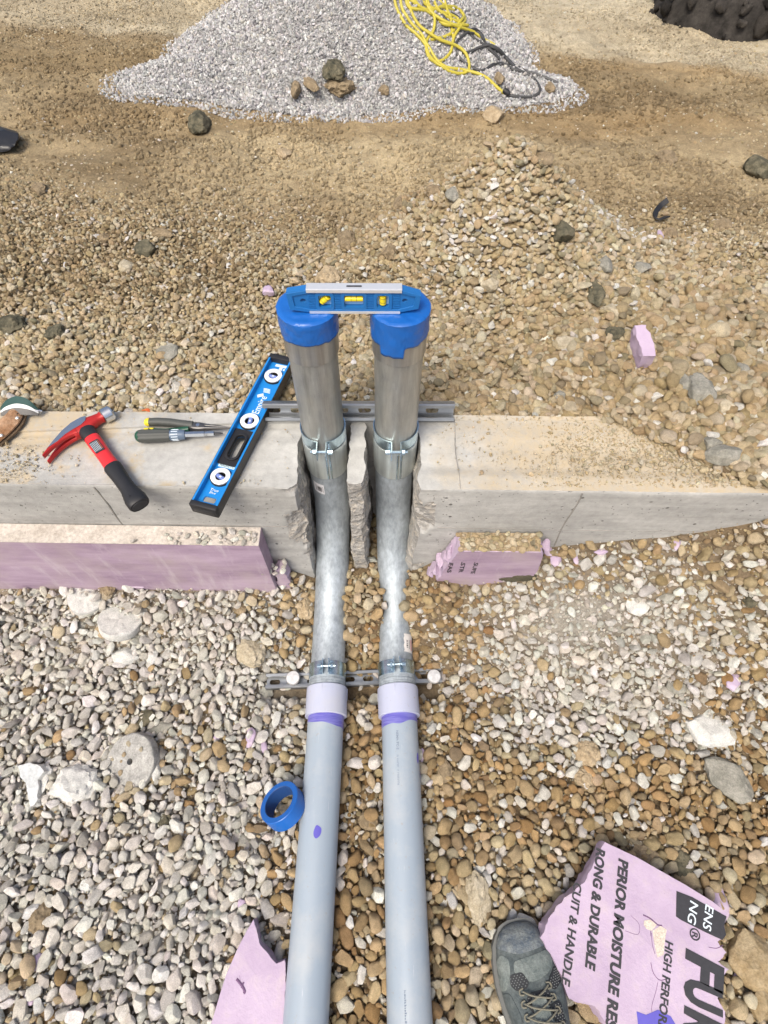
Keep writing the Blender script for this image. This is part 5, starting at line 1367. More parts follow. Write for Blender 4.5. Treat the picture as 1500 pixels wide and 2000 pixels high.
rock(868, 1509, 30, 46, CLOD, 'olive speckled clod beside the right plastic pipe', 'clod', 'dirt_clod', 95, 4, fine=.2)
rock(932, 1758, 50, 92, ROCK_T, 'tall lumpy tan rock between the right pipe and the shoe', seed=97, cuts=4, amp=.3, fine=.22)
rock(1252, 1674, 74, 42, CLOD, 'brown clay clod behind the upper edge of the printed foam sheet', 'clod', 'dirt_clod', 99, 3, fine=.28, flat=.4)
rock(1332, 1694, 44, 52, CLOD_D, 'dark crumbly clod above the black printed box of the foam sheet', 'clod', 'dirt_clod', 103, 3, fine=.3, flat=.5)
rock(1466, 1872, 96, 100, ROCK_BR, 'big smooth brown rock right of the torn foam sheet edge', seed=105, cuts=5, amp=.3, fine=.10, flat=.45, rz=30, lift=.25)
rock(1490, 1960, 60, 60, ROCK_BR, 'second brown rock in the lower right corner of the view', seed=106, cuts=6, amp=.3, fine=.10, flat=.5, lift=.2)
rock(278, 1409, 54, 30, CLOD_D, 'dark splintery lump just above the drilled core', 'clod', 'dirt_clod', 107, 6, fine=.2, rz=35)
rock(316, 1420, 62, 24, ROCK_G, 'grey flaky stone with a black tip above right of the drilled core', seed=109, cuts=7, rz=22)
rock(322, 1606, 26, 34, CLOD_D, 'small dark clod in pale gravel below right of the drilled core', 'clod', 'dirt_clod', 111, 3, fine=.3)
rock(84, 1792, 46, 50, CLOD, 'rounded brown clod in the lower left gravel', 'clod', 'dirt_clod', 113, 3, fine=.25)
rock(720, 1606, 40, 38, CLOD, 'muddy brown clod between the two plastic pipes', 'clod', 'dirt_clod', 115, 3, fine=.2, flat=.4)
rock(709, 1090, 26, 24, CLOD_T, 'tan gritty clod between the pipes at the foot of the concrete pier', 'clod', 'dirt_clod', 117, 2, fine=.3, lift=.5)
rock(1463, 1173, 30, 26, CLOD_D, 'dark layered chip near the right edge below the wall', 'clod', 'dirt_clod', 119, 7, fine=.2)
rock(597, 1188, 34, 44, CLOD_T, 'brown crusted clod hugging the left side of the left bend', 'clod', 'dirt_clod', 121, 2, fine=.3)
rock(210, 1152, 36, 24, CLOD, 'small brown clod leaning at the foot of the long foam board', 'clod', 'dirt_clod', 123, 3, fine=.25)
rock(1230, 1255, 44, 62, ROCK_G, 'grey worn stone standing out in the white gravel patch', seed=125, cuts=5, flat=.5) if False else None
rock(470, 1190, 24, 20, CLOD, 'tiny brown clod left of the left bend below the foam', 'clod', 'dirt_clod', 127, 3, fine=.3)
rock(1245, 1185, 46, 34, ROCK_W, 'pale wide stone in the white dusty gravel patch', seed=131, cuts=8, flat=.45)
rock(1321, 1342, 44, 26, ROCK_G, 'grey flat stone below the white dusty gravel patch', seed=133, cuts=8, flat=.4)
# --- rocks on top of and behind the wall
rock(1405, 891, 76, 40, ROCK_G, 'broad grey limestone rock lying at the right end of the wall top', seed=141, cuts=11, amp=.2, fine=.08, lift=.5)
rock(1388, 866, 42, 26, ROCK_G, 'small grey angular rock just above the broad limestone rock', seed=143, cuts=9)
rock(1364, 768, 54, 62, ROCK_G, 'chunky dark grey rock, largest of the cluster right of the pink block', seed=147, cuts=9, amp=.25, fine=.12, lift=.4)
rock(1338, 752, 34, 44, ROCK_G, 'upright grey rock leaning on the left of the chunky dark one', seed=149, cuts=9, amp=.25, lift=.4)
rock(1414, 795, 50, 26, ROCK_T, 'tan limestone rock right below the chunky dark grey one', seed=151, cuts=8)
rock(1446, 724, 34, 22, ROCK_G, 'pale grey stone near the right edge level with the rock cluster', seed=153, cuts=8)
rock(1374, 694, 46, 26, CLOD_T, 'long tan slab tipped up right of the pink block', seed=155, cuts=9, rz=35, lift=.5)
rock(1096, 462, 46, 34, CLOD_D, 'dark olive rock on the lower right flank of the pebble mound', seed=157, cuts=7, amp=.25, lift=.5)
rock(1162, 574, 34, 54, CLOD_D, 'dark olive crumbly rock left above the pink block', 'clod', 'dirt_clod', 159, 4, fine=.25, lift=.4)
rock(1196, 610, 34, 26, ROCK_T, 'tan rock wedged between the dark olive clod and the pink block', seed=161, cuts=7)
rock(1112, 672, 54, 34, ROCK_T, 'low pale crusted rock left of the pink block', seed=163, cuts=5, flat=.35)
rock(1200, 658, 44, 28, CLOD_D, 'dark hollow looking clod touching the left side of the pink block', 'clod', 'dirt_clod', 165, 4, fine=.2)
rock(1180, 518, 34, 30, ROCK_G, 'grey rock above the dark olive crumbly one', seed=167, cuts=7)
rock(1248, 526, 44, 20, ROCK_G, 'long grey green rock right of the grey rock on the mound foot', seed=169, cuts=8)
rock(1312, 462, 30, 26, CLOD, 'brown lump right of the little pale pink scrap', 'clod', 'dirt_clod', 171, 3, fine=.25)
rock(1410, 446, 40, 22, CLOD, 'low brown clod with a shaded hollow, right part of the field', 'clod', 'dirt_clod', 173, 4, fine=.2)
rock(1482, 338, 64, 34, CLOD_D, 'long dark mossy rock cut by the right edge of the view', seed=175, cuts=6, rz=15, lift=.4)
rock(1300, 315, 40, 22, CLOD, 'brown clod half way between the mound and the mossy rock', 'clod', 'dirt_clod', 177, 3, fine=.25)
rock(884, 384, 30, 26, ROCK_G, 'greenish grey rock on the upper left flank of the pebble mound', seed=179, cuts=7)
rock(848, 378, 34, 22, CLOD, 'brown clod left of the greenish rock on the mound', 'clod', 'dirt_clod', 181, 3, fine=.25)
rock(782, 400, 28, 26, CLOD, 'brown clod at the left foot of the pebble mound', 'clod', 'dirt_clod', 183, 3, fine=.25)
rock(678, 476, 44, 34, CLOD, 'brown hollow clod above the short level, upper left of two', 'clod', 'dirt_clod', 185, 4, fine=.25, lift=.3)
rock(762, 494, 34, 26, CLOD, 'brown clod above the short level, right of the hollow one', 'clod', 'dirt_clod', 187, 4, fine=.25, lift=.3)
rock(640, 544, 46, 30, CLOD_T, 'tan clod directly behind the short level', 'clod', 'dirt_clod', 189, 3, fine=.25, lift=.3)
rock(958, 556, 42, 24, ROCK_T, 'slanted tan rock right above the short level on the mound foot', seed=191, cuts=6, rz=30)
rock(110, 654, 38, 30, CLOD_D, 'dark clod in the pebbles left behind the wall', 'clod', 'dirt_clod', 193, 4, fine=.25, lift=.4)
rock(286, 492, 44, 28, CLOD_D, 'grey green rock in the middle of the left pebble field', seed=195, cuts=7, lift=.4)
rock(246, 522, 28, 22, ROCK_T, 'pale tan stone left below the grey green rock', seed=197, cuts=6)
rock(78, 374, 32, 22, CLOD, 'brown layered clod far left in the field', 'clod', 'dirt_clod', 199, 6, fine=.2)
rock(330, 690, 46, 36, ROCK_G, 'pale grey slab among pebbles left behind the long level', seed=201, cuts=8, flat=.5)
rock(278, 782, 42, 22, ROCK_T, 'tan crusted stone on the wall edge above the orange scrap', seed=203, cuts=5)
rock(555, 302, 30, 22, CLOD_T, 'tan clod in the graded ground in front of the grey pile', 'clod', 'dirt_clod', 205, 4, fine=.2)
rock(204, 466, 20, 16, CLOD, 'small brown lump in the left pebble field above the grey green rock', 'clod', 'dirt_clod', 207, 4, fine=.2)
rock(318, 458, 40, 16, CLOD, 'thin brown clod row up and right of the grey green rock', 'clod', 'dirt_clod', 209, 4, fine=.2)
rock(1090, 775, 26, 22, ROCK_G, 'little grey stone in pebbles behind the wall right of the pipes', seed=211, cuts=7)
rock(1180, 800, 24, 18, CLOD_T, 'little ochre stone at the wall edge right of the pipes', seed=213, cuts=4)
rock(22, 640, 60, 40, CLOD_D, 'dark lump standing in for the shade of a hole, left edge behind the wall', 'clod', 'dirt_clod', 215, 3, fine=.25, lift=0)  # no clod here: dark colour stands in for the shade in a hole
# --- on and around the pale pile
rock(393, 250, 46, 32, CLOD_D, 'almost black mossy rock lying alone in front of the grey pile', seed=221, cuts=6, amp=.25, fine=.15, lift=.5)
rock(654, 156, 46, 34, CLOD_D, 'dark clay clod perched on the front foot of the grey pile', 'clod', 'dirt_clod', 223, 4, fine=.25, lift=.9)
rock(664, 178, 62, 26, CLOD, 'brown clay crumbs heaped under the dark clod on the pile', 'clod', 'dirt_clod', 225, 3, fine=.3, lift=.3)
rock(606, 170, 22, 38, CLOD, 'slanted brown flake stuck in the front of the grey pile', 'clod', 'dirt_clod', 227, 8, rz=30, lift=.8)
rock(580, 188, 20, 30, CLOD, 'upright tan block at the foot of the grey pile, left of the flake', 'clod', 'dirt_clod', 229, 10, lift=.9, flat=1.1)
rock(750, 180, 20, 16, CLOD, 'small brown clod on the pile foot right of the dark clod', 'clod', 'dirt_clod', 231, 4, fine=.2, lift=.5)
rock(975, 156, 20, 22, CLOD, 'round brown clod on the pile right of the yellow cord end', 'clod', 'dirt_clod', 233, 3, fine=.2, lift=.5)
rock(1072, 176, 22, 18, CLOD, 'brown clod where the dark cable ends on the right of the pile', 'clod', 'dirt_clod', 235, 3, fine=.2, lift=.5)
rock(965, 228, 46, 24, CLOD_T, 'tan clod in front of the right side of the grey pile', 'clod', 'dirt_clod', 237, 5, fine=.15)
rock(1062, 312, 34, 22, CLOD, 'low brown clod right behind the pebble mound top', 'clod', 'dirt_clod', 239, 4, fine=.2)

# --- torn lilac foam scraps
def scrap(px, py, w, h, label, seed, lift=.5, rz=0., flat=.5):
    return rock(px, py, w, h, FOAM, label, 'foam scrap', 'foam_scrap', seed, 12, 3, .3, .12, flat, rz, lift, 15, group='torn lilac foam scraps')
scrap(268, 1141, 38, 22, 'lilac foam scrap at the foot of the long foam board', 301)
scrap(490, 1441, 30, 36, 'lilac foam scrap left of the left pipe, larger of a pair', 303)
scrap(517, 1460, 16, 30, 'thin lilac foam scrap right beside the larger one, left of the left pipe', 305, rz=15)
scrap(423, 1440, 14, 14, 'tiny lilac crumb left of the pair of foam scraps', 307)
scrap(75, 1878, 30, 28, 'lilac foam crumb in the lower left corner gravel, upper one', 309)
scrap(58, 1952, 22, 26, 'lilac foam crumb in the lower left corner gravel, lower one', 311)
scrap(473, 1766, 18, 20, 'lilac crumb just above the pointed foam piece', 313)
scrap(1430, 1334, 30, 32, 'bright lilac scrap in the gravel near the right edge', 315, rz=-30)
scrap(1321, 1062, 14, 30, 'slim lilac scrap standing below the right end of the wall', 317, .9, -20)
scrap(1172, 1079, 34, 12, 'flat lilac strip in gravel right of the short foam board', 319)
scrap(1084, 1096, 26, 26, 'lilac scrap touching the right end of the short foam board', 321, .8)
scrap(1070, 1080, 20, 18, 'pale lilac crumb on top of the scrap at the short board end', 323, 1.1)
scrap(1122, 1090, 12, 26, 'narrow dirty lilac scrap right of the short foam board', 325)
scrap(824, 1476, 12, 30, 'pale pink scrap pressed against the right plastic pipe', 327)
scrap(1288, 462, 14, 22, 'tiny pale pink scrap beside the brown lump in the back field', 329, .9)
scrap(525, 574, 32, 22, 'pink foam scrap in the pebbles left of the short level', 331, .8, -15)
scrap(1405, 1762, 34, 60, 'torn lilac flake curling up at the corner of the printed sheet', 333, .9, 10, .35)
scrap(1432, 1912, 12, 34, 'small pale foam sliver sticking out of the torn sheet edge', 335, .9, -50)
scrap(540, 1118, 26, 16, 'crumbly pale foam bits on the stubby lump by the wall foot', 337, 2.4)
# ragged left end of the short board
for i, (dx, z_, s_) in enumerate(((-.028, .225, .020), (-.038, .185, .018), (-.020, .26, .018), (-.048, .165, .014), (-.012, .29, .014))):
    me = rock_mesh('torn', 340 + i, 3, 12, (.45, .8), .35, 1.5, (1, 1, 1), True, .15); auto_smooth(me, 18)
    o = mk('torn_edge', me, FOAM, None); o.scale = (s_ * .75, .024, s_); o.rotation_euler = (0, R(25), 0); o.location = (.180 + dx, wf(.15) - .026, z_); o.parent = RB
me = rock_mesh('torn', 351, 3, 12, (.45, .8), .35, 1.5, (1, 1, 1), True, .15); auto_smooth(me, 18)
o = mk('torn_edge', me, FOAM, None); o.scale = (.012, .02, .02); o.location = (.395, wf(.39) - .03, .315); o.parent = RB
# dark charred looking lower right corner of the short board
for i, (x_, z_, a_, b_) in enumerate(((.335, .186, .030, .014), (.372, .190, .026, .018), (.398, .182, .022, .013), (.355, .200, .022, .009))):
    me = rock_mesh('mud', 353 + i, 4, 6, (.6, .9), .3, 1.6, (1, 1, 1), True, .3); o = mk('mud_crust', me, CLOD_D, None); o.scale = (a_, .009, b_); o.location = (x_, wf(.34) - .050, z_); o.parent = RB
# pink block standing in the back pebbles
def pink_block():
    P_ = hit(1246, 690); s = pxs(P_); root_p = (P_.x, P_.y, P_.z - .01)
    out = [(-.014, -.040), (.015, -.042), (.018, .0), (.014, .042), (-.012, .044), (-.017, .012)]
    ob = rough_board(None, 'foam_block', out, 0, .066, Matrix.Identity(4), FOAM, FOAM, .004, 361, ()); ob.location = root_p; ob.rotation_euler = (R(14), R(-10), R(4)); tag(ob, 'pink foam block standing upright in the pebbles at right behind the wall', 'foam block')
pink_block()
# orange scrap, bent rubber strip, black sheeting
def strip(pts, w, t, mat, name, label, cat):
    P_ = [hit(x, y) + Vector((0, 0, h)) for x, y, h in pts]; P_ = catmull(P_, 5); m = MB(); secs = []
    for i, p in enumerate(P_):
        d = (P_[min(i + 1, len(P_) - 1)] - P_[max(i - 1, 0)]).normalized(); u = d.cross(Vector((0, 0, 1))).normalized(); u = (u + Vector((0, 0, .5))).normalized(); q = u.cross(d).normalized()
        secs.append([p - u * w / 2, p + u * w / 2, p + u * w / 2 + q * t, p - u * w / 2 + q * t])
    m.loft(secs, True); o = m.build(name, mat, None, smooth=50); tag(o, label, cat); return o
strip([(1298, 404, .02), (1284, 412, .012), (1276, 426, .008), (1284, 433, .006), (1296, 431, .008), (1303, 428, .006)], .016, .004, BLACKR, 'rubber_strip', 'bent black rubber strip lying in the right part of the field', 'rubber strip')
strip([(281, 803, .004), (290, 805, .008), (297, 807, .003), (303, 809, .003)], .010, .0015, ORANGE, 'plastic_scrap', 'bright orange plastic scrap on the back edge of the wall', 'plastic scrap')
rock(-6, 284, 116, 50, FABRIC, 'heap of black plastic sheeting at the left edge of the field', 'plastic sheeting', 'black_sheeting', 371, 16, 4, .3, .03, .42, -14, .3, 20)

# pebbles lying on the boards
def board_pebbles(x0, x1, y0, y1, z, n, rmin, rmax, pal, pp, parent, name='pebbles', bias=None, ang=False):
    x = rng.uniform(x0, x1, n); y = rng.uniform(y0, y1, n); r = rng.uniform(rmin, rmax, n) 
    if bias is not None:
        k = rng.random(n) < bias(x, y); x, y, r = x[k], y[k], r[k]; n = len(x)
    order = np.argsort(-r); keep = []
    for i in order:
        if all((x[i] - x[j]) ** 2 + (y[i] - y[j]) ** 2 > ((r[i] + r[j]) * .8) ** 2 for j in keep): keep.append(i)
    x, y, r = x[keep], y[keep], r[keep]; n = len(x)
    return scatter(name, np.stack([x, y, np.full(n, z) + r * .55], 1), r, rng.integers(10, 20, n) if ang else rng.integers(0, 20, n), pick(pal, pp, n), 'small pebbles lying on ' + parent, 'pebbles')
board_pebbles(-.66, -.285, .602, .633, .3500, 260, .0022, .0085, GRAYS, GP, 'the dusty top of the long foam board', bias=lambda x, y: np.clip((x + .50) / .15, .02, 1) * .8)
board_pebbles(.185, .378, .590, .634, .3385, 1100, .0016, .0085, BACKS, BP, 'top of the short foam board', bias=lambda x, y: .3 + .7 * np.clip((y - .585) / .04, 0, 1))
board_pebbles(-.30, -.235, .603, .636, .183, 30, .004, .009, GRAYS, GP, 'the stubby foam lump')
# a few pebbles inside the strut and on the strut
x = np.array([-.258, -.244, -.262, .135, .02, -.05, -.02]); y = np.array([.371, .376, .378, .378, .375, .372, .38]); r = np.array([.008, .010, .006, .009, .007, .008, .006])
scatter('pebbles', np.stack([x, y, np.full(7, -.044)], 1), r, np.arange(7), pick(GRAYS, GP, 7), 'small pebbles caught inside the lower strut channel', 'pebbles')

# ------------------------------------------------------------------ cords on the pile
def cord(paths, r, mat, name, label, plug=None):
    root = thing(name, label, 'cable', (0.2, 2.6, .5)); seed = 0
    for j, path in enumerate(paths):
        P_ = []
        for q in path:
            p = hit(q[0], q[1]) if q[1] > -4 else None
            if p is None:
                d = ray(q[0], q[1]); ts = np.linspace(1.5, 5, 1500); A_ = C0[None] + ts[:, None] * d[None]; s_ = surface(A_[:, 0], A_[:, 1]) - A_[:, 2]; kk = int(np.argmax(s_ > 0)); p = Vector(A_[kk if s_[kk] > 0 else 900])
            P_.append(p + Vector((0, 0, r + (q[2] if len(q) > 2 else .0))))
        C_ = catmull(P_, 7); C_ = [Vector((p.x, p.y, max(p.z, G(p.x, p.y) + r * .8))) for p in C_]
        # smooth heights so the cable bridges small hollows
        for _ in range(3): C_ = [C_[0]] + [Vector((c.x, c.y, max(c.z, (a.z + b.z) / 2))) for a, c, b in zip(C_[:-2], C_[1:-1], C_[2:])] + [C_[-1]]
        m = MB(); m.tube(C_, r, 10); part(m.build('cable', mat), root)
    if plug:
        for (a, b) in plug:
            pa = hit(*a) + Vector((0, 0, .012)); pb = hit(*b) + Vector((0, 0, .012)); m = MB(); d = pb - pa
            m.tube([pa, pa + d * .1, pa + d * .75, pb], [r * 1.2, r * 1.8, r * 1.9, r * 1.3], 14); part(m.build('connector', BLACKR), root)
    return root
cord([[(770, -20), (772, 12), (790, 50), (812, 72, .004), (830, 90), (838, 112), (858, 132), (885, 145), (908, 147), (916, 135), (910, 115, .008), (892, 100, .01), (860, 88, .01), (835, 74, .012), (815, 50), (800, 20), (790, -20)],
      [(780, -20), (785, 20), (800, 45), (822, 70), (830, 88, .006), (850, 118), (872, 135), (905, 140), (940, 150), (965, 170), (985, 186)],
      [(800, -20), (815, 12), (850, 38), (868, 58, .01), (885, 60, .012), (912, 60, .01), (905, 52), (880, 40), (855, 22), (838, -20)],
      [(825, -20), (840, 20), (848, 45, .01), (846, 68, .008), (834, 82), (832, 98), (838, 116), (850, 124), (866, 120), (880, 105), (886, 80, .006), (900, 60, .01), (908, 42), (896, 22), (868, 16), (840, 26), (805, 8), (795, -20)],
      [(830, -20), (836, 20), (862, 50, .012), (890, 62, .012), (925, 72, .008), (950, 84), (966, 92)],
      [(845, -20), (865, 14), (890, 18), (905, 34), (900, 48, .008), (880, 70), (860, 78), (840, 82)],
      [(860, -20), (870, 15), (880, 40), (882, 62), (886, 84)],
      [(792, -20), (795, 14), (812, 22), (838, 24), (862, 18), (886, 24)],
      [(808, -20), (830, 12), (860, 26), (892, 40), (896, 52)]], .0053, YCORD, 'extension_cord', 'long yellow extension cord dropped in loops down the grey pile', [((982, 183), (994, 192))])
cord([[(862, 30), (872, 45), (890, 62), (912, 68), (935, 75, .01), (950, 92), (965, 102, .008), (990, 118), (1005, 132), (1028, 144), (1055, 152), (1088, 165)],
      [(994, 190), (1010, 192), (1030, 193), (1045, 190), (1054, 180), (1050, 168), (1040, 155), (1024, 146), (1000, 138), (985, 130), (962, 130), (945, 140), (925, 138), (905, 124), (890, 105), (892, 85), (905, 72), (925, 65, .008), (940, 72), (945, 88, .008)],
      [(898, 105), (915, 106), (935, 100, .006), (955, 98, .01), (975, 108, .01), (990, 120), (1008, 138), (1030, 148)],
      [(880, 30), (895, 38), (908, 58), (925, 78), (948, 95), (975, 120)]], .0052, BCORD, 'extension_cord', 'dark grey cable snaking down the right flank of the grey pile')

# ------------------------------------------------------------------ black topsoil heap, far right
P_ = onZ(1440, 60, .5); xs2 = np.linspace(-1.0, 1.3, 120); ys2 = np.linspace(-.5, .9, 70); XX, YY = np.meshgrid(xs2, ys2)
dd = np.sqrt((XX / np.where(XX < 0, .48, 1.2)) ** 2 + (YY / np.where(YY < 0, .28, .8)) ** 2) + .16 * fbm(XX * 3, YY * 3, 0, 4, 111)
hh = .30 * np.clip(1 - dd, 0, 1) ** .8 + .07 * np.abs(fbm(XX * 5, YY * 7, 0, 3, 117)) * sstep(1.05, .85, dd) + .05 * fbm(XX * 12, YY * 12, 0, 5, 113) * sstep(1.05, .9, dd)
gx, gy = P_.x + .20, P_.y + .20
ZZ = h_back(XX + gx, YY + gy) + hh - .06 * sstep(.93, 1.1, dd)
ii = np.arange(XX.size).reshape(XX.shape); q = np.stack([ii[:-1, :-1], ii[:-1, 1:], ii[1:, 1:], ii[1:, :-1]], -1).reshape(-1, 4); q = q[(dd[:-1, :-1] < 1.25).ravel()]
used = np.unique(q); rm = -np.ones(XX.size, int); rm[used] = np.arange(len(used))
vv = np.stack([XX.ravel() + gx, YY.ravel() + gy, ZZ.ravel()], 1)[used]
o = mk('soil_heap', mesh_from(vv, rm[q]), SOIL, smooth=True); tag(o, 'lumpy heap of black topsoil at the far right of the field', 'soil heap'); heap = o
cx_ = rng.uniform(-.75, 1.0, 1500); cy_ = rng.uniform(-.4, .6, 1500); ix = np.clip(np.searchsorted(xs2, cx_), 0, 119); iy = np.clip(np.searchsorted(ys2, cy_), 0, 69)
kk = dd[iy, ix] < rng.uniform(.8, 1.12, 1500); cx_, cy_, ix, iy = cx_[kk], cy_[kk], ix[kk], iy[kk]; rr_ = np.clip(.013 * np.exp(rng.normal(0, .5, len(cx_))), .004, .040)
scatter('clods', np.stack([cx_ + gx, cy_ + gy, ZZ[iy, ix] + rr_ * .3], 1), rr_, rng.integers(20, 25, len(cx_)), np.array([[.05, .045, .04]]) * rng.uniform(.5, 1.8, (len(cx_), 1)), None, None, heap, tilt=1.)

# ------------------------------------------------------------------ shoe
SHOE = m_rock('dusty blue grey nubuck', (.06, .075, .08), (.15, .17, .165), .8, 22)
SHOE2 = m_rock('worn rubber toe cap', (.10, .125, .155), (.24, .26, .25), .6, 60)
MESH = plain('black mesh', (.02, .022, .025), .7, 0, .3, 200)
SOLE = plain('grey rubber sole', (.12, .125, .12), .7, 0, .25, 60)
LACE = plain('grubby cream laces', (.17, .16, .12), .8, 0, .3, 300, .0003)
def shoe():
    toe = onZ(1003, 1800, .03); back = onZ(1062, 2030, .03); ang = math.atan2(back.y - toe.y, back.x - toe.x)
    g = max(G(toe.x, toe.y), G(.32, -.22)) + .004
    root = thing('hiking_shoe', 'dusty blue grey hiking shoe with cream laces at the bottom of the view', 'shoe', (toe.x, toe.y, g)); root.rotation_euler = (0, 0, ang); root.scale = (1.1, 1.24, 1.1)
    # local x from the toe tip to the heel, y across, z up.  station: x, half width left, right, height of the upper
    st = [(.0, .006, .006, .022), (.004, .022, .020, .032), (.014, .034, .032, .043), (.03, .043, .041, .052), (.055, .050, .047, .058), (.085, .053, .050, .063), (.115, .051, .049, .071), (.145, .046, .045, .083), (.175, .041, .041, .096), (.20, .038, .038, .105), (.23, .037, .037, .110), (.26, .036, .036, .112), (.285, .030, .030, .112), (.298, .018, .018, .108)]
    S_ = np.array(st); 
    def ev(x): return [float(np.interp(x, S_[:, 0], S_[:, k])) for k in (1, 2, 3)]
    ZS = .020
    def surf(x, a, off=0.):
        """a from -1 (one side at the sole) over the top (0) to 1"""
        wl_, wr_, h = ev(x); t = a * math.pi / 2; w = wr_ if a > 0 else wl_; e = .78
        y = -(abs(math.sin(t)) ** e) * math.copysign(1, a) * w * .97; z = ZS + (h - ZS) * (max(0, math.cos(t)) ** .72)
        z += .0012 * float(fbm(x * 45, a * 3, 0, 3, 401)); p = Vector((x, y, z)); n_ = Vector((0, y / max(w, .01) * .9, max(.15, math.cos(t)))).normalized(); return p + n_ * off
    xs_ = np.concatenate([np.linspace(0, .03, 12), np.linspace(.036, .298, 44)]); m = MB(); secs = []
    for x in xs_: secs.append([surf(x, a) for a in np.linspace(-1, 1, 41)] + [Vector((x, .9 * ev(x)[0] * .0, ZS - .004))])
    m.loft(secs, True); m.build('upper', SHOE, root, smooth=60)
    m = MB(); secs = []
    for x, (w1, w2, hh_) in [(x, ev(x)) for x in xs_]:
        f_ = .0045; secs.append([Vector((x - (.004 if x < .01 else 0), w1 + f_, ZS + .002)), Vector((x, w1 + f_ + .001, .008)), Vector((x, w1 * .95, 0)), Vector((x, -w2 * .95, 0)), Vector((x, -w2 - f_ - .001, .008)), Vector((x - (.004 if x < .01 else 0), -w2 - f_, ZS + .002))])
    m.loft(secs, True); m.build('sole', SOLE, root, smooth=40, bevel=.0)
    def panel(poly, off, name, mat, holes=False, edge=.0012):
        """raised panel from a polygon in (x, a)"""
        pts = [Vector((p[0], p[1] * .05, 0)) for p in poly]; cx = sum(p.x for p in pts) / len(pts); ca_ = sum(p.y for p in pts) / len(pts)
        m = MB(); rings = []; N0 = 10
        dense = []
        for i in range(len(pts)):
            a, b = pts[i], pts[(i + 1) % len(pts)]
            for k in range(6): dense.append(a.lerp(b, k / 6))
        for _ in range(2): dense = [(dense[i - 1] + dense[i] * 2 + dense[(i + 1) % len(dense)]) / 4 for i in range(len(dense))]
        for t, o_ in [(1.0, -.0008), (.985, off)] + [(.985 * (1 - k / N0), off) for k in range(1, N0)] + [(.01, off)]:
            rings.append([surf(cx + (p.x - cx) * t, (ca_ + (p.y - ca_) * t) / .05, o_) for p in dense])
        m.loft(rings, False); m.add(rings[-1], [tuple(range(len(dense)))]); pn = m.build(name, mat, root, smooth=60)
        if holes:
            m = MB(); x0, x1 = min(p.x for p in dense), max(p.x for p in dense); y0, y1 = min(p.y for p in dense), max(p.y for p in dense)
            def inside(x, y):
                c = False; n = len(dense); j = n - 1
                for i in range(n):
                    xi, yi, xj, yj = dense[i].x, dense[i].y, dense[j].x, dense[j].y
                    if (yi > y) != (yj > y) and x < (xj - xi) * (y - yi) / (yj - yi + 1e-12) + xi: c = not c
                    j = i
                return c
            x = x0; row = 0
            while x < x1:
                y = y0 + (row % 2) * .0018
                while y < y1:
                    if inside(x, y) and inside(x - .002, y) and inside(x + .002, y):
                        p = surf(x, y / .05, off + .0006); m.loft([ring(p, Vector((1, 0, 0)), Vector((0, 1, 0)), .0009, .0009, 6), ring(p + Vector((0, 0, .0003)), Vector((1, 0, 0)), Vector((0, 1, 0)), .0006, .0006, 6)], True)
                    y += .0036
                x += .0032; row += 1
            o_ = m.build('mesh_holes', plain('mesh weave', (.16, .17, .17), .7) if 'mesh weave' not in bpy.data.materials else bpy.data.materials['mesh weave'], None); o_.parent = pn; tag(o_, kind='stuff')
        return pn
    panel([(-.000, -.2), (.004, -.85), (.022, -.97), (.040, -.95), (.043, -.3), (.045, .1), (.036, .45), (.030, .95), (.016, .97), (.004, .85), (-.0, .2)], .0011, 'toe_cap', SHOE2)
    # on screen left is the +y side of the shoe (a < 0)
    panel([(.047, -.55), (.052, .25), (.066, .30), (.080, .15), (.086, -.02), (.080, -.30), (.066, -.62)], .0009, 'vamp_panel', m_rock('grey suede', (.125, .15, .145), (.215, .24, .225), .85, 30))
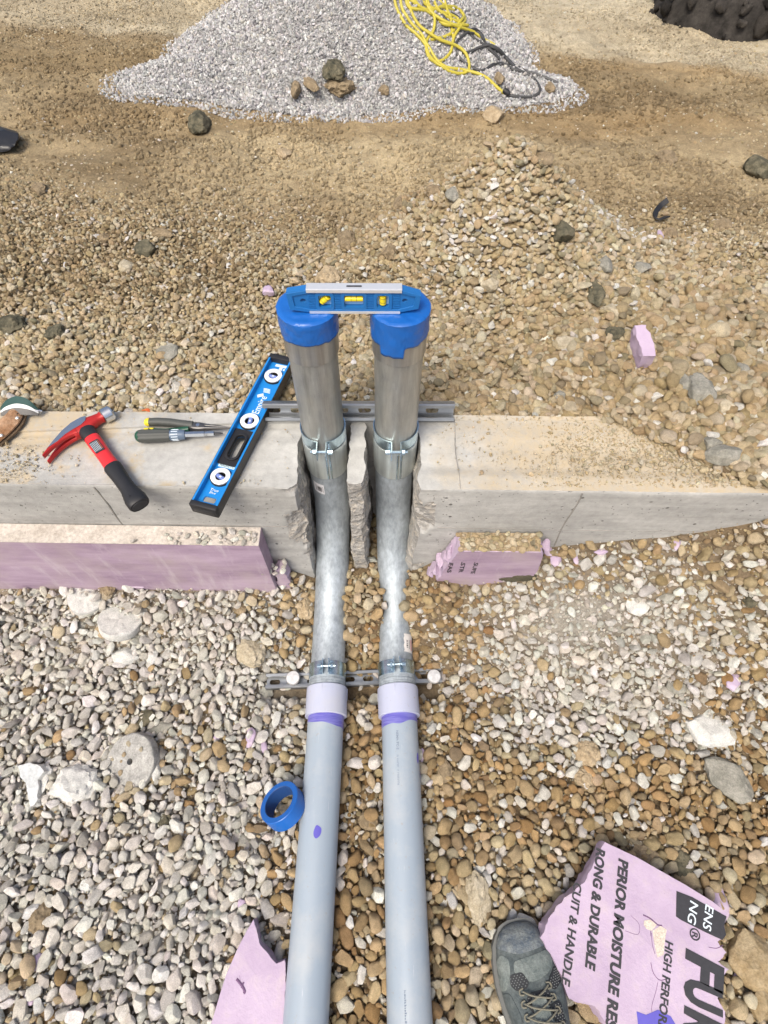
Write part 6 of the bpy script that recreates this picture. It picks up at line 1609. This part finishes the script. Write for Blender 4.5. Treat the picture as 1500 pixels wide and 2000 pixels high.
    panel([(.048, .35), (.040, .62), (.050, .95), (.095, .95), (.090, .62), (.070, .40)], .0009, 'side_panel', bpy.data.materials['grey suede'])
    panel([(.094, .55), (.097, .92), (.150, .93), (.150, .45), (.120, .42)], .0011, 'side_panel', SHOE)
    panel([(.094, -.60), (.097, -.93), (.150, -.93), (.146, -.50), (.120, -.45)], .0011, 'side_panel', SHOE)
    panel([(.068, .12), (.070, .42), (.084, .46), (.093, .34), (.092, .10), (.084, .04)], .0014, 'mesh_panel', MESH, True)
    panel([(.073, -.55), (.086, -.28), (.098, -.22), (.104, -.36), (.096, -.68), (.080, -.78)], .0014, 'mesh_panel', MESH, True)
    panel([(.098, -.20), (.098, .12), (.112, .22), (.126, .12), (.126, -.12), (.112, -.24)], .0010, 'mesh_panel', MESH, True)
    panel([(.104, -.10), (.104, .10), (.150, .12), (.200, .14), (.200, -.14), (.150, -.12)], .0030, 'tongue', bpy.data.materials['grey suede'])
    panel([(.118, -.42), (.118, -.16), (.150, -.16), (.150, -.44)], .0016, 'mesh_panel', MESH, True)
    # laces
    def lace(pts, r=.0014):
        P2 = catmull([surf(x, a, .0035 + (h if h else 0)) for x, a, h in pts], 5); m = MB(); m.tube(P2, r, 8); m.build('lace', LACE, root)
    for i, x in enumerate((.094, .110, .127, .146, .166)):
        s = .20 + .03 * i; lace([(x, -s, 0), (x + .007, -s * .3, .002), (x + .014, s * .4, .003), (x + .017, s, 0)]); lace([(x, s, 0), (x + .007, s * .3, .004), (x + .014, -s * .4, .002), (x + .017, -s, 0)])
        for sg in (-1, 1):
            p = [surf(x + dx, sg * (s + da), .002) for dx, da in ((-.004, -.02), (-.002, .06), (.004, .07), (.005, -.01))]; m = MB(); m.tube(catmull(p, 4), .0014, 8); m.build('lace_loop', LACE, root)
    m = MB(); m.loft([ring(surf(.246, 0, .0005 + h), Vector((1, 0, 0)), Vector((0, 1, 0)), .038 * q, .024 * q, 28) for h, q in ((.0, 1.), (.012, 1.04), (.018, .96), (.012, .86), (-.03, .8))], True); m.build('collar', MESH, root)
shoe()
